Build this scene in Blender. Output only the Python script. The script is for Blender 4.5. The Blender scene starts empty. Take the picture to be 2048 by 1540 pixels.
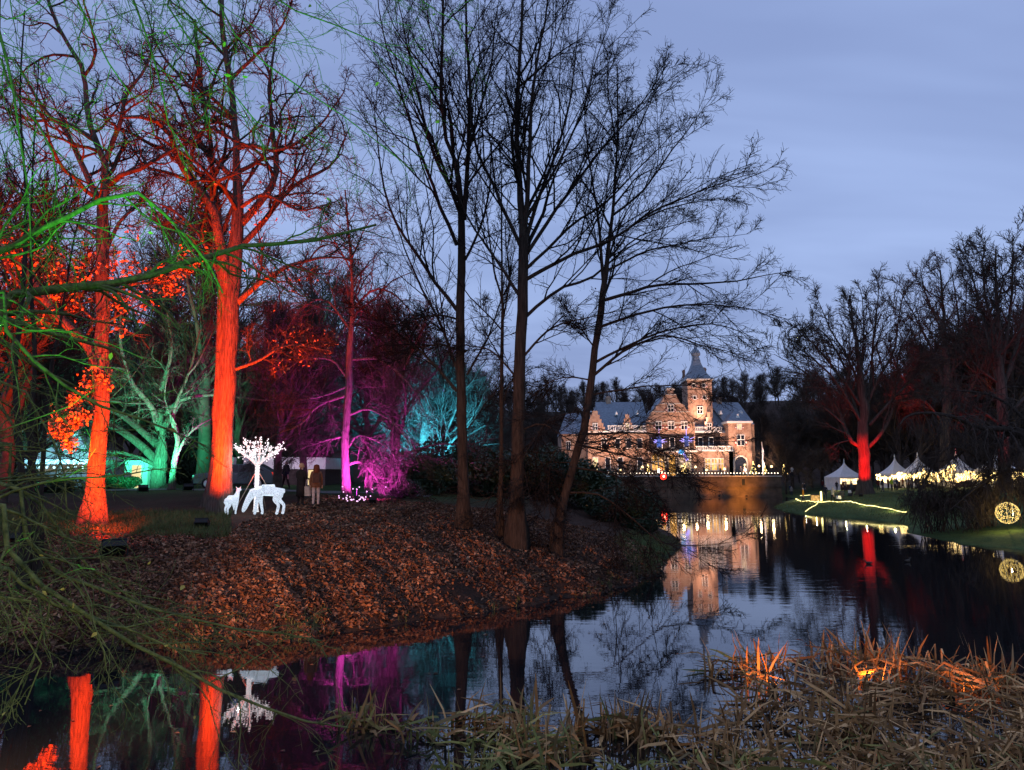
import bpy, math, random
import numpy as np
from mathutils import Vector, Matrix

S = bpy.context.scene
COL = S.collection
R_ = math.radians
# ------------------------------------------------------------------ camera
FPX, CAMZ, HOR = 1500.0, 3.88, 946.0
PITCH = math.atan((HOR - 770.0) / FPX)
cam_d = bpy.data.cameras.new('camera')
cam = bpy.data.objects.new('camera', cam_d); COL.objects.link(cam)
cam.location = (0, 0, CAMZ); cam.rotation_euler = (R_(90) + PITCH, 0, 0)
cam_d.sensor_width = 36.0; cam_d.lens = 36.0 * FPX / 2048.0
cam_d.clip_start = 0.05; cam_d.clip_end = 3000
S.camera = cam
# ------------------------------------------------------------------ world: dusk, thin overcast
W = bpy.data.worlds.new('World'); S.world = W; W.use_nodes = True
nt = W.node_tree; N = nt.nodes; L = nt.links; N.clear()
out = N.new('ShaderNodeOutputWorld'); bg = N.new('ShaderNodeBackground'); L.new(bg.outputs[0], out.inputs[0])
sky = N.new('ShaderNodeTexSky'); sky.sky_type = 'NISHITA'; sky.sun_disc = False
sky.sun_elevation = R_(1.0); sky.sun_rotation = R_(200); sky.air_density = 1.4; sky.ozone_density = 4.0
tc = N.new('ShaderNodeTexCoord'); sep = N.new('ShaderNodeSeparateXYZ'); L.new(tc.outputs['Generated'], sep.inputs[0])
def wm(op, a, b):
    n = N.new('ShaderNodeMath'); n.operation = op
    for i, v in enumerate((a, b)):
        if isinstance(v, (int, float)): n.inputs[i].default_value = v
        else: L.new(v, n.inputs[i])
    return n.outputs[0]
zz = wm('ADD', wm('MAXIMUM', sep.outputs[2], 0.0), 0.22)
cmb = N.new('ShaderNodeCombineXYZ')
L.new(wm('DIVIDE', sep.outputs[0], zz), cmb.inputs[0]); L.new(wm('DIVIDE', sep.outputs[1], zz), cmb.inputs[1])
mp = N.new('ShaderNodeMapping'); mp.inputs['Rotation'].default_value = (0, 0, R_(-38)); mp.inputs['Scale'].default_value = (0.55, 1.5, 1); L.new(cmb.outputs[0], mp.inputs[0])
nz = N.new('ShaderNodeTexNoise'); nz.inputs['Scale'].default_value = 1.05; nz.inputs['Detail'].default_value = 4; nz.inputs['Roughness'].default_value = .56; nz.inputs['Distortion'].default_value = .5
L.new(mp.outputs[0], nz.inputs['Vector'])
cr = N.new('ShaderNodeValToRGB'); L.new(nz.outputs[0], cr.inputs[0])
cr.color_ramp.elements[0].position = .36; cr.color_ramp.elements[0].color = (.25, .328, .585, 1)
cr.color_ramp.elements[1].position = .66; cr.color_ramp.elements[1].color = (.365, .475, .79, 1)
mx = N.new('ShaderNodeMixRGB'); mx.inputs[0].default_value = .06; L.new(cr.outputs[0], mx.inputs[1]); L.new(sky.outputs[0], mx.inputs[2])
L.new(mx.outputs[0], bg.inputs[0]); bg.inputs[1].default_value = 1.0
sun_d = bpy.data.lights.new('sun', 'SUN'); sun_d.energy = .05; sun_d.angle = R_(40); sun_d.color = (1, .93, .85)
sun = bpy.data.objects.new('sun', sun_d); COL.objects.link(sun); sun.rotation_euler = (R_(60), 0, R_(20))
vs = S.view_settings; vs.view_transform = 'Standard'; vs.look = 'None'; vs.exposure = .14; vs.gamma = 1; vs.use_curve_mapping = False
S.render.engine = 'CYCLES'
cy = S.cycles; cy.use_denoising = True; cy.max_bounces = 5; cy.diffuse_bounces = 2; cy.glossy_bounces = 3; cy.transparent_max_bounces = 4
cy.sample_clamp_indirect = 3.0; cy.use_light_tree = True; cy.caustics_reflective = False; cy.caustics_refractive = False

# ------------------------------------------------------------------ helpers
def ray(px, py):
    a = (px - 1024) / FPX; v = (770 - py) / FPX; c, s = math.cos(PITCH), math.sin(PITCH)
    return np.array([a, c - v * s, s + v * c])
def at(px, py, Y):
    d = ray(px, py); return np.array([0, 0, CAMZ]) + d * (Y / d[1])
def onz(px, py, z=0.0):
    d = ray(px, py); return np.array([0, 0, CAMZ]) + d * ((z - CAMZ) / d[2])
def nrm(v): return v / np.maximum(np.linalg.norm(v, axis=-1, keepdims=True), 1e-9)

def link(o, parent=None):
    COL.objects.link(o)
    if parent is not None: o.parent = parent
    return o
def tag(o, label=None, cat=None, group=None, kind=None):
    if label: o['label'] = label
    if cat: o['category'] = cat
    if group: o['group'] = group
    if kind: o['kind'] = kind
    return o
def empty(name, loc=(0, 0, 0), rz=0, **k):
    o = bpy.data.objects.new(name, None); COL.objects.link(o); o.empty_display_size = .2
    o.location = loc; o.rotation_euler = (0, 0, rz); return tag(o, **k)
def copy_tree(o, parent=None):
    c = o.copy(); COL.objects.link(c); c.parent = parent
    for ch in [x for x in o.children]: copy_tree(ch, c)
    return c

def np_mesh(name, V, Fs, mats, midx=None, smooth=True, col=None):
    """V (n,3); Fs list of (m,k) index arrays"""
    me = bpy.data.meshes.new(name)
    V = np.asarray(V, dtype=np.float32); Fs = [np.asarray(f, dtype=np.int32) for f in Fs if len(f)]
    me.vertices.add(len(V)); me.vertices.foreach_set('co', V.ravel())
    loops = np.concatenate([f.ravel() for f in Fs]); cnt = np.concatenate([np.full(len(f), f.shape[1], np.int32) for f in Fs])
    st = np.concatenate([[0], np.cumsum(cnt)[:-1]]).astype(np.int32)
    me.loops.add(len(loops)); me.loops.foreach_set('vertex_index', loops)
    me.polygons.add(len(cnt)); me.polygons.foreach_set('loop_start', st)
    if midx is not None: me.polygons.foreach_set('material_index', np.asarray(midx, np.int32))
    me.polygons.foreach_set('use_smooth', np.full(len(cnt), smooth, bool))
    me.update(calc_edges=True)
    for m in (mats if isinstance(mats, (list, tuple)) else [mats]): me.materials.append(m)
    if col is not None:
        a = me.color_attributes.new('tint', 'FLOAT_COLOR', 'POINT')
        c = np.ones((len(V), 4), np.float32); c[:, :3] = col; a.data.foreach_set('color', c.ravel())
    return me
def np_obj(name, V, Fs, mats, parent=None, **k):
    return link(bpy.data.objects.new(name, np_mesh(name, V, Fs, mats, **k)), parent)

def tubes(P, R, sides):
    P = np.asarray(P, float); R = np.asarray(R, float); B, K, _ = P.shape
    T = nrm(np.gradient(P, axis=1)); mean = np.abs(T.mean(1)); ref = np.zeros((B, 3)); ref[np.arange(B), mean.argmin(1)] = 1
    n = nrm(np.cross(T, ref[:, None, :])); b = np.cross(T, n)
    a = np.arange(sides) * 2 * math.pi / sides
    V = P[:, :, None] + R[:, :, None, None] * (np.cos(a)[:, None] * n[:, :, None] + np.sin(a)[:, None] * b[:, :, None])
    i = np.arange(B)[:, None, None] * K * sides + np.arange(K - 1)[None, :, None] * sides
    s0 = np.arange(sides)[None, None]; s1 = (s0 + 1) % sides
    F = np.stack([i + s0, i + s1, i + sides + s1, i + sides + s0], -1).reshape(-1, 4)
    return V.reshape(-1, 3), F
def ribbons(P, Wd, side):
    """flat blades. P (B,K,3), Wd (B,K) half width, side (B,3)"""
    B, K, _ = P.shape
    V = np.stack([P - side[:, None] * Wd[..., None], P + side[:, None] * Wd[..., None]], 2)
    i = np.arange(B)[:, None] * K * 2 + np.arange(K - 1)[None] * 2
    F = np.stack([i, i + 1, i + 3, i + 2], -1).reshape(-1, 4)
    return V.reshape(-1, 3), F
def join(parts):
    Vs, Fs, o = [], [], 0
    for V, F in parts: Vs.append(V); Fs.append(F + o); o += len(V)
    return np.concatenate(Vs), Fs
def resample(pts, k):
    p = np.asarray(pts, float)
    if len(p) == 2: return p[0] + (p[1] - p[0]) * np.linspace(0, 1, k)[:, None]
    q = np.vstack([2 * p[0] - p[1], p, 2 * p[-1] - p[-2]])
    d = np.concatenate([[0], np.cumsum(np.linalg.norm(np.diff(p, axis=0), axis=1))]); u = np.linspace(0, d[-1], k)
    j = np.clip(np.searchsorted(d, u, side='right') - 1, 0, len(p) - 2); t = ((u - d[j]) / np.maximum(d[j + 1] - d[j], 1e-9))[:, None]
    a, b, c, e = q[j], q[j + 1], q[j + 2], q[j + 3]
    return .5 * (2 * b + (c - a) * t + (2 * a - 5 * b + 4 * c - e) * t * t + (3 * b - a - 3 * c + e) * t ** 3)

def grow(rng, P, R, n, t0, t1, ang, lenf, k, up=0.0, wob=.12, rf=.55, rmin=.004, asd=10, flat=0.0, lmin=.15, tp=.25):
    """n child branches on every path in P; returns (paths, radii)"""
    B, K, _ = P.shape
    par = np.repeat(np.arange(B), n); M = len(par)
    base = (np.tile(np.arange(n), B) + rng.random(M)) / n
    t = t0 + (t1 - t0) * base; f = t * (K - 1); j = np.minimum(f.astype(int), K - 2); w = (f - j)[:, None]
    pos = P[par, j] * (1 - w) + P[par, j + 1] * w; tan = nrm(P[par, j + 1] - P[par, j])
    rad = R[par, j] * (1 - w[:, 0]) + R[par, j + 1] * w[:, 0]
    Lp = np.linalg.norm(np.diff(P, axis=1), axis=2).sum(1)[par]
    ln = np.maximum(Lp * lenf * (1.15 - .75 * t) * rng.uniform(.6, 1.25, M), lmin)
    rnd = rng.normal(size=(M, 3)); rnd[:, 2] *= (1 - flat)
    perp = nrm(rnd - (rnd * tan).sum(1, keepdims=True) * tan)
    a = np.radians(rng.normal(ang, asd, M))[:, None]
    d = nrm(np.cos(a) * tan + np.sin(a) * perp)
    out = np.empty((M, k, 3)); out[:, 0] = pos; st = (ln / (k - 1))[:, None]
    for i in range(1, k):
        d = nrm(d + rng.normal(size=(M, 3)) * wob + np.array([0, 0, up]) / (k - 1))
        out[:, i] = out[:, i - 1] + d * st
    r0 = np.maximum(np.minimum(rad * rf, ln * .02 + .003), rmin)
    return out, np.maximum(r0[:, None] * (1 - (1 - tp) * np.linspace(0, 1, k)), rmin * .8)

class MB:
    """collects shapes with per-face materials into one mesh"""
    def __init__(s): s.V, s.F, s.m, s.o = [], [], [], 0
    def add(s, V, F, m=0):
        V = np.asarray(V, float); s.V.append(V)
        for f in F: s.F.append([int(i) + s.o for i in f]); s.m.append(m)
        s.o += len(V); return s
    def box(s, x0, x1, y0, y1, z0, z1, m=0):
        V = [(x, y, z) for z in (z0, z1) for y in (y0, y1) for x in (x0, x1)]
        return s.add(V, [(0, 2, 3, 1), (4, 5, 7, 6), (0, 1, 5, 4), (2, 6, 7, 3), (0, 4, 6, 2), (1, 3, 7, 5)], m)
    def prism(s, poly, y0, y1, m=0):
        """xz polygon extruded along y"""
        n = len(poly); V = [(x, y0, z) for x, z in poly] + [(x, y1, z) for x, z in poly]
        return s.add(V, [tuple(range(n)), tuple(range(2 * n - 1, n - 1, -1))] + [(i, i + n, (i + 1) % n + n, (i + 1) % n) for i in range(n)], m)
    def prismx(s, poly, x0, x1, m=0):
        n = len(poly); V = [(x0, y, z) for y, z in poly] + [(x1, y, z) for y, z in poly]
        return s.add(V, [tuple(range(n)), tuple(range(2 * n - 1, n - 1, -1))] + [(i, i + n, (i + 1) % n + n, (i + 1) % n) for i in range(n)], m)
    def lathe(s, prof, n=12, c=(0, 0, 0), sx=1, sy=1, m=0, a0=0.0):
        """prof [(r,z)]"""
        V = [(c[0] + r * sx * math.cos(a0 + 2 * math.pi * i / n), c[1] + r * sy * math.sin(a0 + 2 * math.pi * i / n), c[2] + z) for r, z in prof for i in range(n)]
        F = [(k * n + i, k * n + (i + 1) % n, (k + 1) * n + (i + 1) % n, (k + 1) * n + i) for k in range(len(prof) - 1) for i in range(n)]
        F += [tuple(range(n - 1, -1, -1)), tuple((len(prof) - 1) * n + i for i in range(n))]
        return s.add(V, F, m)
    def tube(s, pts, r, n=6, m=0):
        P = np.asarray(pts, float)[None]; rr = np.full((1, P.shape[1]), r) if np.isscalar(r) else np.asarray(r, float)[None]
        V, F = tubes(P, rr, n); F = [tuple(f) for f in F]; k = P.shape[1]
        return s.add(V, F + [tuple(range(n - 1, -1, -1)), tuple((k - 1) * n + i for i in range(n))], m)
    def ball(s, c, r, m=0, n=8, k=5, sz=1.0):
        pr = [(max(r * math.sin(math.pi * i / k), r * .02), -r * sz * math.cos(math.pi * i / k)) for i in range(k + 1)]
        return s.lathe(pr, n, c, m=m)
    def build(s, name, mats, parent=None, smooth=False, **k):
        me = bpy.data.meshes.new(name); me.from_pydata(np.concatenate(s.V).tolist(), [], s.F)
        for m in (mats if isinstance(mats, (list, tuple)) else [mats]): me.materials.append(m)
        me.polygons.foreach_set('material_index', np.array(s.m, np.int32)); me.polygons.foreach_set('use_smooth', np.full(len(s.F), smooth, bool)); me.update()
        return tag(link(bpy.data.objects.new(name, me), parent), **k)

# ------------------------------------------------------------------ materials
def material(name, c1, c2=None, rough=.8, scale=6.0, bump=.0, bscale=None, stretch=(1, 1, 1), detail=6, spec=.3, tint=False, coords='Object', metal=0.0, bdist=.02, c3=None, two=False):
    m = bpy.data.materials.new(name); m.use_nodes = True; n = m.node_tree.nodes; l = m.node_tree.links
    p = n['Principled BSDF']; p.inputs['Roughness'].default_value = rough; p.inputs['Specular IOR Level'].default_value = spec; p.inputs['Metallic'].default_value = metal
    if c2 is None and not bump and not tint: p.inputs['Base Color'].default_value = (*c1, 1); 
    t = n.new('ShaderNodeTexCoord'); mpn = n.new('ShaderNodeMapping'); mpn.inputs['Scale'].default_value = stretch; l.new(t.outputs[coords], mpn.inputs[0])
    z = n.new('ShaderNodeTexNoise'); z.inputs['Scale'].default_value = scale; z.inputs['Detail'].default_value = detail; z.inputs['Roughness'].default_value = .6; l.new(mpn.outputs[0], z.inputs['Vector'])
    rmp = n.new('ShaderNodeValToRGB'); l.new(z.outputs[0], rmp.inputs[0]); e = rmp.color_ramp.elements
    e[0].position = .32; e[1].position = .68; e[0].color = (*c1, 1); e[1].color = (*(c2 or c1), 1)
    if c3: k = e.new(.5); k.color = (*c3, 1)
    src = rmp.outputs[0]
    if tint:
        va = n.new('ShaderNodeVertexColor'); va.layer_name = 'tint'; mul = n.new('ShaderNodeMixRGB'); mul.blend_type = 'MULTIPLY'; mul.inputs[0].default_value = 1
        l.new(src, mul.inputs[1]); l.new(va.outputs[0], mul.inputs[2]); src = mul.outputs[0]
    l.new(src, p.inputs['Base Color'])
    if bump:
        bz = n.new('ShaderNodeTexNoise'); bz.inputs['Scale'].default_value = bscale or scale * 2; bz.inputs['Detail'].default_value = 5; l.new(mpn.outputs[0], bz.inputs['Vector'])
        bn = n.new('ShaderNodeBump'); bn.inputs['Strength'].default_value = bump; bn.inputs['Distance'].default_value = bdist; l.new(bz.outputs[0], bn.inputs['Height']); l.new(bn.outputs[0], p.inputs['Normal'])
    return m
def emissive(name, col, strength, base=(.02, .02, .02), sample=False, pattern=None, lo=.35):
    m = bpy.data.materials.new(name); m.use_nodes = True; n = m.node_tree.nodes; l = m.node_tree.links; p = n['Principled BSDF']
    p.inputs['Base Color'].default_value = (*base, 1); p.inputs['Emission Color'].default_value = (*col, 1); p.inputs['Emission Strength'].default_value = strength
    if pattern:
        t = n.new('ShaderNodeTexCoord'); v = n.new('ShaderNodeTexNoise'); v.inputs['Scale'].default_value = pattern; v.inputs['Detail'].default_value = 3; l.new(t.outputs['Object'], v.inputs['Vector'])
        rg = n.new('ShaderNodeMapRange'); rg.inputs[1].default_value = .38; rg.inputs[2].default_value = .6; rg.inputs[3].default_value = strength * lo; rg.inputs[4].default_value = strength
        l.new(v.outputs[0], rg.inputs[0]); l.new(rg.outputs[0], p.inputs['Emission Strength'])
    m.cycles.emission_sampling = 'FRONT' if sample else 'NONE'
    return m
BARK = material('bark_dark', (.018, .013, .010), (.055, .042, .032), .9, 5, .9, 9, (3.0, 3.0, .4), bdist=.06, spec=.15)
BARKO = material('bark_oak', (.05, .04, .032), (.17, .135, .11), .92, 6, 1.0, 10, (3.4, 3.4, .35), bdist=.09, spec=.1)
BARKM = material('bark_mossy', (.045, .05, .018), (.15, .155, .065), .9, 14, .8, 30, bdist=.008, spec=.1)
BARKF = material('bark_far', (.045, .035, .028), (.10, .078, .062), .9, 3, 0, spec=.1)
TWIGF = material('twig_far', (.045, .034, .028), (.085, .064, .052), .9, 3, 0, spec=.1)
TWIG = material('twig_dark', (.010, .008, .007), (.022, .017, .015), .9, 4, 0, spec=.1)
TWIGO = material('twig_oak', (.03, .022, .019), (.085, .065, .052), .9, 4, 0, spec=.1)
LEAFO = material('leaf_oak', (.22, .12, .05), (.5, .3, .14), .8, 3, 0, spec=.2)
BLACK = material('black_metal', (.012, .012, .012), rough=.5)
STEEL = material('steel', (.35, .35, .36), rough=.35, metal=.8)
# ------------------------------------------------------------------ terrain
WATER_POLY = np.array([(-70, 8.0), (-12, 7.6), (0, 7.4), (7, 7.2), (16, 8.5), (40, 14), (75, 20), (75, 34), (40, 36.5), (27, 37.6), (24.6, 41.5), (25.8, 50), (29.6, 57),
    (30.6, 62), (28.6, 68), (27.4, 76), (29.5, 86), (34.5, 98), (40, 110), (44, 120), (46, 130), (0, 130), (-3, 110), (0, 85), (7, 64), (10.4, 50), (9.2, 41), (7.1, 35.4),
    (5.5, 29.5), (3.2, 25.4), (1.2, 23.4), (-1.0, 21.4), (-3.3, 19.6), (-4.8, 18.3), (-6.8, 17.2), (-11.2, 17.0), (-20, 17.2), (-70, 18)], float)
def shore(x, y):
    """signed distance to the shoreline, positive on land"""
    x = np.asarray(x, float); y = np.asarray(y, float); P = WATER_POLY; d = np.full(x.shape, 1e9); inside = np.zeros(x.shape, bool)
    for a, b in zip(P, np.roll(P, -1, 0)):
        e = b - a; t = np.clip(((x - a[0]) * e[0] + (y - a[1]) * e[1]) / (e @ e), 0, 1)
        d = np.minimum(d, np.hypot(x - a[0] - t * e[0], y - a[1] - t * e[1]))
        c = ((a[1] > y) != (b[1] > y)); xi = a[0] + (y - a[1]) / (e[1] if abs(e[1]) > 1e-9 else 1e-9) * e[0]
        inside ^= c & (x < xi)
    d = np.where(inside, -d, d); near = (y < 45)
    return d + np.where(near, .16 * np.sin(2.3 * x + 1.1 * y) + .12 * np.sin(4.1 * x - 2.7 * y + 1) + .08 * np.sin(7.3 * x + 5.1 * y), 0)
def sstep(a, b, x):
    t = np.clip((x - a) / (b - a), 0, 1); return t * t * (3 - 2 * t)
def wavy(x, y):
    return .5 * np.sin(.9 * x + 1.3) * np.sin(.8 * y + .4) + .3 * np.sin(2.1 * x - .7 * y) + .2 * np.sin(1.7 * y + 3.1 * x + 2)
def gz(x, y):
    x = np.asarray(x, float); y = np.asarray(y, float); d = shore(x, y)
    right = sstep(12, 24, x) * sstep(22, 34, y)                      # gentle lawn slope on the far right shore
    k = 6.3 * (1 - right) + 15.0 * right; top = 3.0 * (1 - right) + 2.7 * right
    h = np.where(d > 0, top * (1 - np.exp(-np.maximum(d, 0) / k)), np.maximum(d * .6, -1.2))
    h = h + np.where(d > .6, .05 * wavy(x * 1.3, y * 1.3) + .06 * wavy(x * .4, y * .4), 0) * (1 - .5 * right)
    hill = sstep(162, 320, y) * 27 + sstep(58, 120, y) * 3.5 * sstep(2, -22, x) + sstep(150, 230, y) * sstep(40, 120, x) * 5
    return h + hill
def g1(x, y): return float(gz(np.array([x]), np.array([y]))[0])
def ground_px(px, py):
    """first point of the terrain along a pixel's ray"""
    d = ray(px, py); t = np.linspace(6, 260, 4000); q = np.array([0, 0, CAMZ]) + d * t[:, None]
    hit = np.nonzero(q[:, 2] < gz(q[:, 0], q[:, 1]))[0]
    return q[hit[0]] if len(hit) else q[-1]

GROUND = bpy.data.materials.new('ground_cover'); GROUND.use_nodes = True
def _ground():
    n = GROUND.node_tree.nodes; l = GROUND.node_tree.links; p = n['Principled BSDF']; p.inputs['Roughness'].default_value = .95; p.inputs['Specular IOR Level'].default_value = .15
    t = n.new('ShaderNodeTexCoord'); va = n.new('ShaderNodeVertexColor'); va.layer_name = 'tint'
    z = n.new('ShaderNodeTexNoise'); z.inputs['Scale'].default_value = 9; z.inputs['Detail'].default_value = 8; z.inputs['Roughness'].default_value = .7; l.new(t.outputs['Object'], z.inputs['Vector'])
    z2 = n.new('ShaderNodeTexNoise'); z2.inputs['Scale'].default_value = .35; z2.inputs['Detail'].default_value = 4; l.new(t.outputs['Object'], z2.inputs['Vector'])
    def ramp(src, a, b, p0=.3, p1=.7):
        r = n.new('ShaderNodeValToRGB'); r.color_ramp.elements[0].position = p0; r.color_ramp.elements[1].position = p1; r.color_ramp.elements[0].color = (*a, 1); r.color_ramp.elements[1].color = (*b, 1); l.new(src, r.inputs[0]); return r.outputs[0]
    def mix(f, a, b):
        m = n.new('ShaderNodeMixRGB'); l.new(f, m.inputs[0]); l.new(a, m.inputs[1]); l.new(b, m.inputs[2]); return m.outputs[0]
    litter = ramp(z.outputs[0], (.018, .011, .008), (.085, .042, .026)); grass = ramp(z.outputs[0], (.024, .045, .012), (.08, .13, .04)); soil = ramp(z.outputs[0], (.012, .010, .008), (.04, .032, .025))
    s = n.new('ShaderNodeSeparateColor'); l.new(va.outputs[0], s.inputs[0])
    c = mix(s.outputs[0], litter, grass); c = mix(s.outputs[1], c, soil)
    g2 = ramp(z2.outputs[0], (.6, .6, .6), (1.15, 1.15, 1.15)); mul = n.new('ShaderNodeMixRGB'); mul.blend_type = 'MULTIPLY'; mul.inputs[0].default_value = 1; l.new(c, mul.inputs[1]); l.new(g2, mul.inputs[2])
    l.new(mul.outputs[0], p.inputs['Base Color'])
    b = n.new('ShaderNodeBump'); b.inputs['Strength'].default_value = .8; b.inputs['Distance'].default_value = .06; l.new(z.outputs[0], b.inputs['Height']); l.new(b.outputs[0], p.inputs['Normal'])
_ground()
def build_ground():
    def axis(lo, hi, dense0, dense1, fine, coarse):
        a = list(np.arange(dense0, dense1, fine)); x, s = dense1, fine
        while x < hi: a.append(x); s = min(s * 1.14, coarse); x += s
        a.append(hi); x, s = dense0, fine
        while x > lo: s = min(s * 1.14, coarse); x -= s; a.insert(0, max(x, lo))
        return np.unique(np.array(a))
    xs = axis(-700, 700, -14, 34, .34, 30); ys = axis(-60, 1200, 6, 48, .30, 40)
    X, Y = np.meshgrid(xs, ys); d = shore(X, Y); Z = gz(X, Y)
    V = np.stack([X, Y, Z], -1).reshape(-1, 3); nx, ny = len(xs), len(ys)
    i = (np.arange(ny - 1)[:, None] * nx + np.arange(nx - 1)[None]); F = np.stack([i, i + 1, i + nx + 1, i + nx], -1).reshape(-1, 4)
    lawn = np.maximum(sstep(14, 22, X) * sstep(28, 38, Y) * sstep(150, 120, Y), sstep(33, 44, Y) * sstep(3, -6, X) * sstep(70, 55, Y))
    tip = sstep(4.6, 6.0, X) * sstep(27, 30, Y) * sstep(42, 36, Y) * sstep(2.0, .6, np.abs(d - 1.0)); lawn = np.maximum(lawn, tip)
    soil = np.clip(sstep(.25, -.05, d + .15 * wavy(3 * X, 3 * Y)) + sstep(150, 175, Y) * .6, 0, 1) * (1 - .8 * sstep(20, 26, X))
    soil = np.maximum(soil, np.exp(-(((X + 1.35) / 1.1) ** 2 + ((Y - 22.3) / .9) ** 2)) * .6)      # trodden bare patch by the water
    col = np.stack([lawn, soil, np.zeros_like(soil)], -1).reshape(-1, 3)
    tag(np_obj('ground', V, [F], GROUND, col=col), kind='structure')
build_ground()

# water
WM = bpy.data.materials.new('pond_water'); WM.use_nodes = True
def _water():
    n = WM.node_tree.nodes; l = WM.node_tree.links; p = n['Principled BSDF']
    p.inputs['Base Color'].default_value = (.006, .008, .010, 1); p.inputs['Roughness'].default_value = .012; p.inputs['IOR'].default_value = 2.2; p.inputs['Specular IOR Level'].default_value = .5
    t = n.new('ShaderNodeTexCoord'); m = n.new('ShaderNodeMapping'); m.inputs['Scale'].default_value = (.55, 1.9, 1); l.new(t.outputs['Object'], m.inputs[0])
    z = n.new('ShaderNodeTexNoise'); z.inputs['Scale'].default_value = 1.5; z.inputs['Detail'].default_value = 4; l.new(m.outputs[0], z.inputs['Vector'])
    # the far open water is ruffled, the sheltered near arm is still
    s = n.new('ShaderNodeSeparateXYZ'); l.new(t.outputs['Object'], s.inputs[0])
    r = n.new('ShaderNodeMapRange'); r.inputs[1].default_value = 14; r.inputs[2].default_value = 34; r.inputs[3].default_value = .025; r.inputs[4].default_value = .045; l.new(s.outputs[1], r.inputs[0])
    z2 = n.new('ShaderNodeTexNoise'); z2.inputs['Scale'].default_value = .12; l.new(t.outputs['Object'], z2.inputs['Vector'])
    r2 = n.new('ShaderNodeMapRange'); r2.inputs[1].default_value = .4; r2.inputs[2].default_value = .62; r2.inputs[3].default_value = .35; r2.inputs[4].default_value = 1.3; l.new(z2.outputs[0], r2.inputs[0])
    mu = n.new('ShaderNodeMath'); mu.operation = 'MULTIPLY'; l.new(r.outputs[0], mu.inputs[0]); l.new(r2.outputs[0], mu.inputs[1])
    b = n.new('ShaderNodeBump'); b.inputs['Distance'].default_value = .1; l.new(mu.outputs[0], b.inputs['Strength']); l.new(z.outputs[0], b.inputs['Height']); l.new(b.outputs[0], p.inputs['Normal'])
_water()
tag(np_obj('pond_water', [(-80, 6, 0), (80, 6, 0), (80, 135, 0), (-80, 135, 0)], [[(0, 1, 2, 3)]], WM), kind='structure')

# ------------------------------------------------------------------ lamps
HOUS = BLACK
LENS = {}
def flood(px_or_loc, target, col, power, label, angle=70, blend=.6, size=.22, lens=6.0, group=None, name='floodlight', radius=.08):
    loc = Vector(px_or_loc); tgt = Vector(target)
    root = empty(name, loc, label=label, cat='floodlight', group=group)
    d = (tgt - loc); d = d.normalized(); q = d.to_track_quat('-Z', 'Y')
    key = tuple(round(c, 2) for c in col) + (lens,)
    if key not in LENS: LENS[key] = emissive('lamp_lens_%d' % len(LENS), col, lens)
    s = size
    h = MB().box(-s, s, -s * .7, s * .7, -s * .35, s * .35).box(-s * 1.06, s * 1.06, -s * .76, s * .76, -s * .46, -s * .36).build('housing', HOUS, root)
    le = MB().box(-s * .9, s * .9, -s * .6, s * .6, -s * .49, -s * .465).build('lens', LENS[key], root)
    up = Vector((0, 0, s * 1.0))
    for o in (h, le): o.rotation_mode = 'QUATERNION'; o.rotation_quaternion = q; o.location = up
    MB().box(-s * 1.25, -s * 1.12, -.02, .02, 0, s * 1.2).box(s * 1.12, s * 1.25, -.02, .02, 0, s * 1.2).box(-s * 1.25, s * 1.25, -.03, .03, -.02, .01).build('bracket', HOUS, root).rotation_euler = (0, 0, math.atan2(d.y, d.x) - math.pi / 2)
    ld = bpy.data.lights.new('lamp_light', 'SPOT'); ld.energy = power; ld.color = col; ld.spot_size = R_(angle); ld.spot_blend = blend; ld.shadow_soft_size = radius
    lo = link(bpy.data.objects.new('lamp_light', ld), root); lo.location = up + d * s * .62; lo.rotation_mode = 'QUATERNION'; lo.rotation_quaternion = q
    return root

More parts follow.
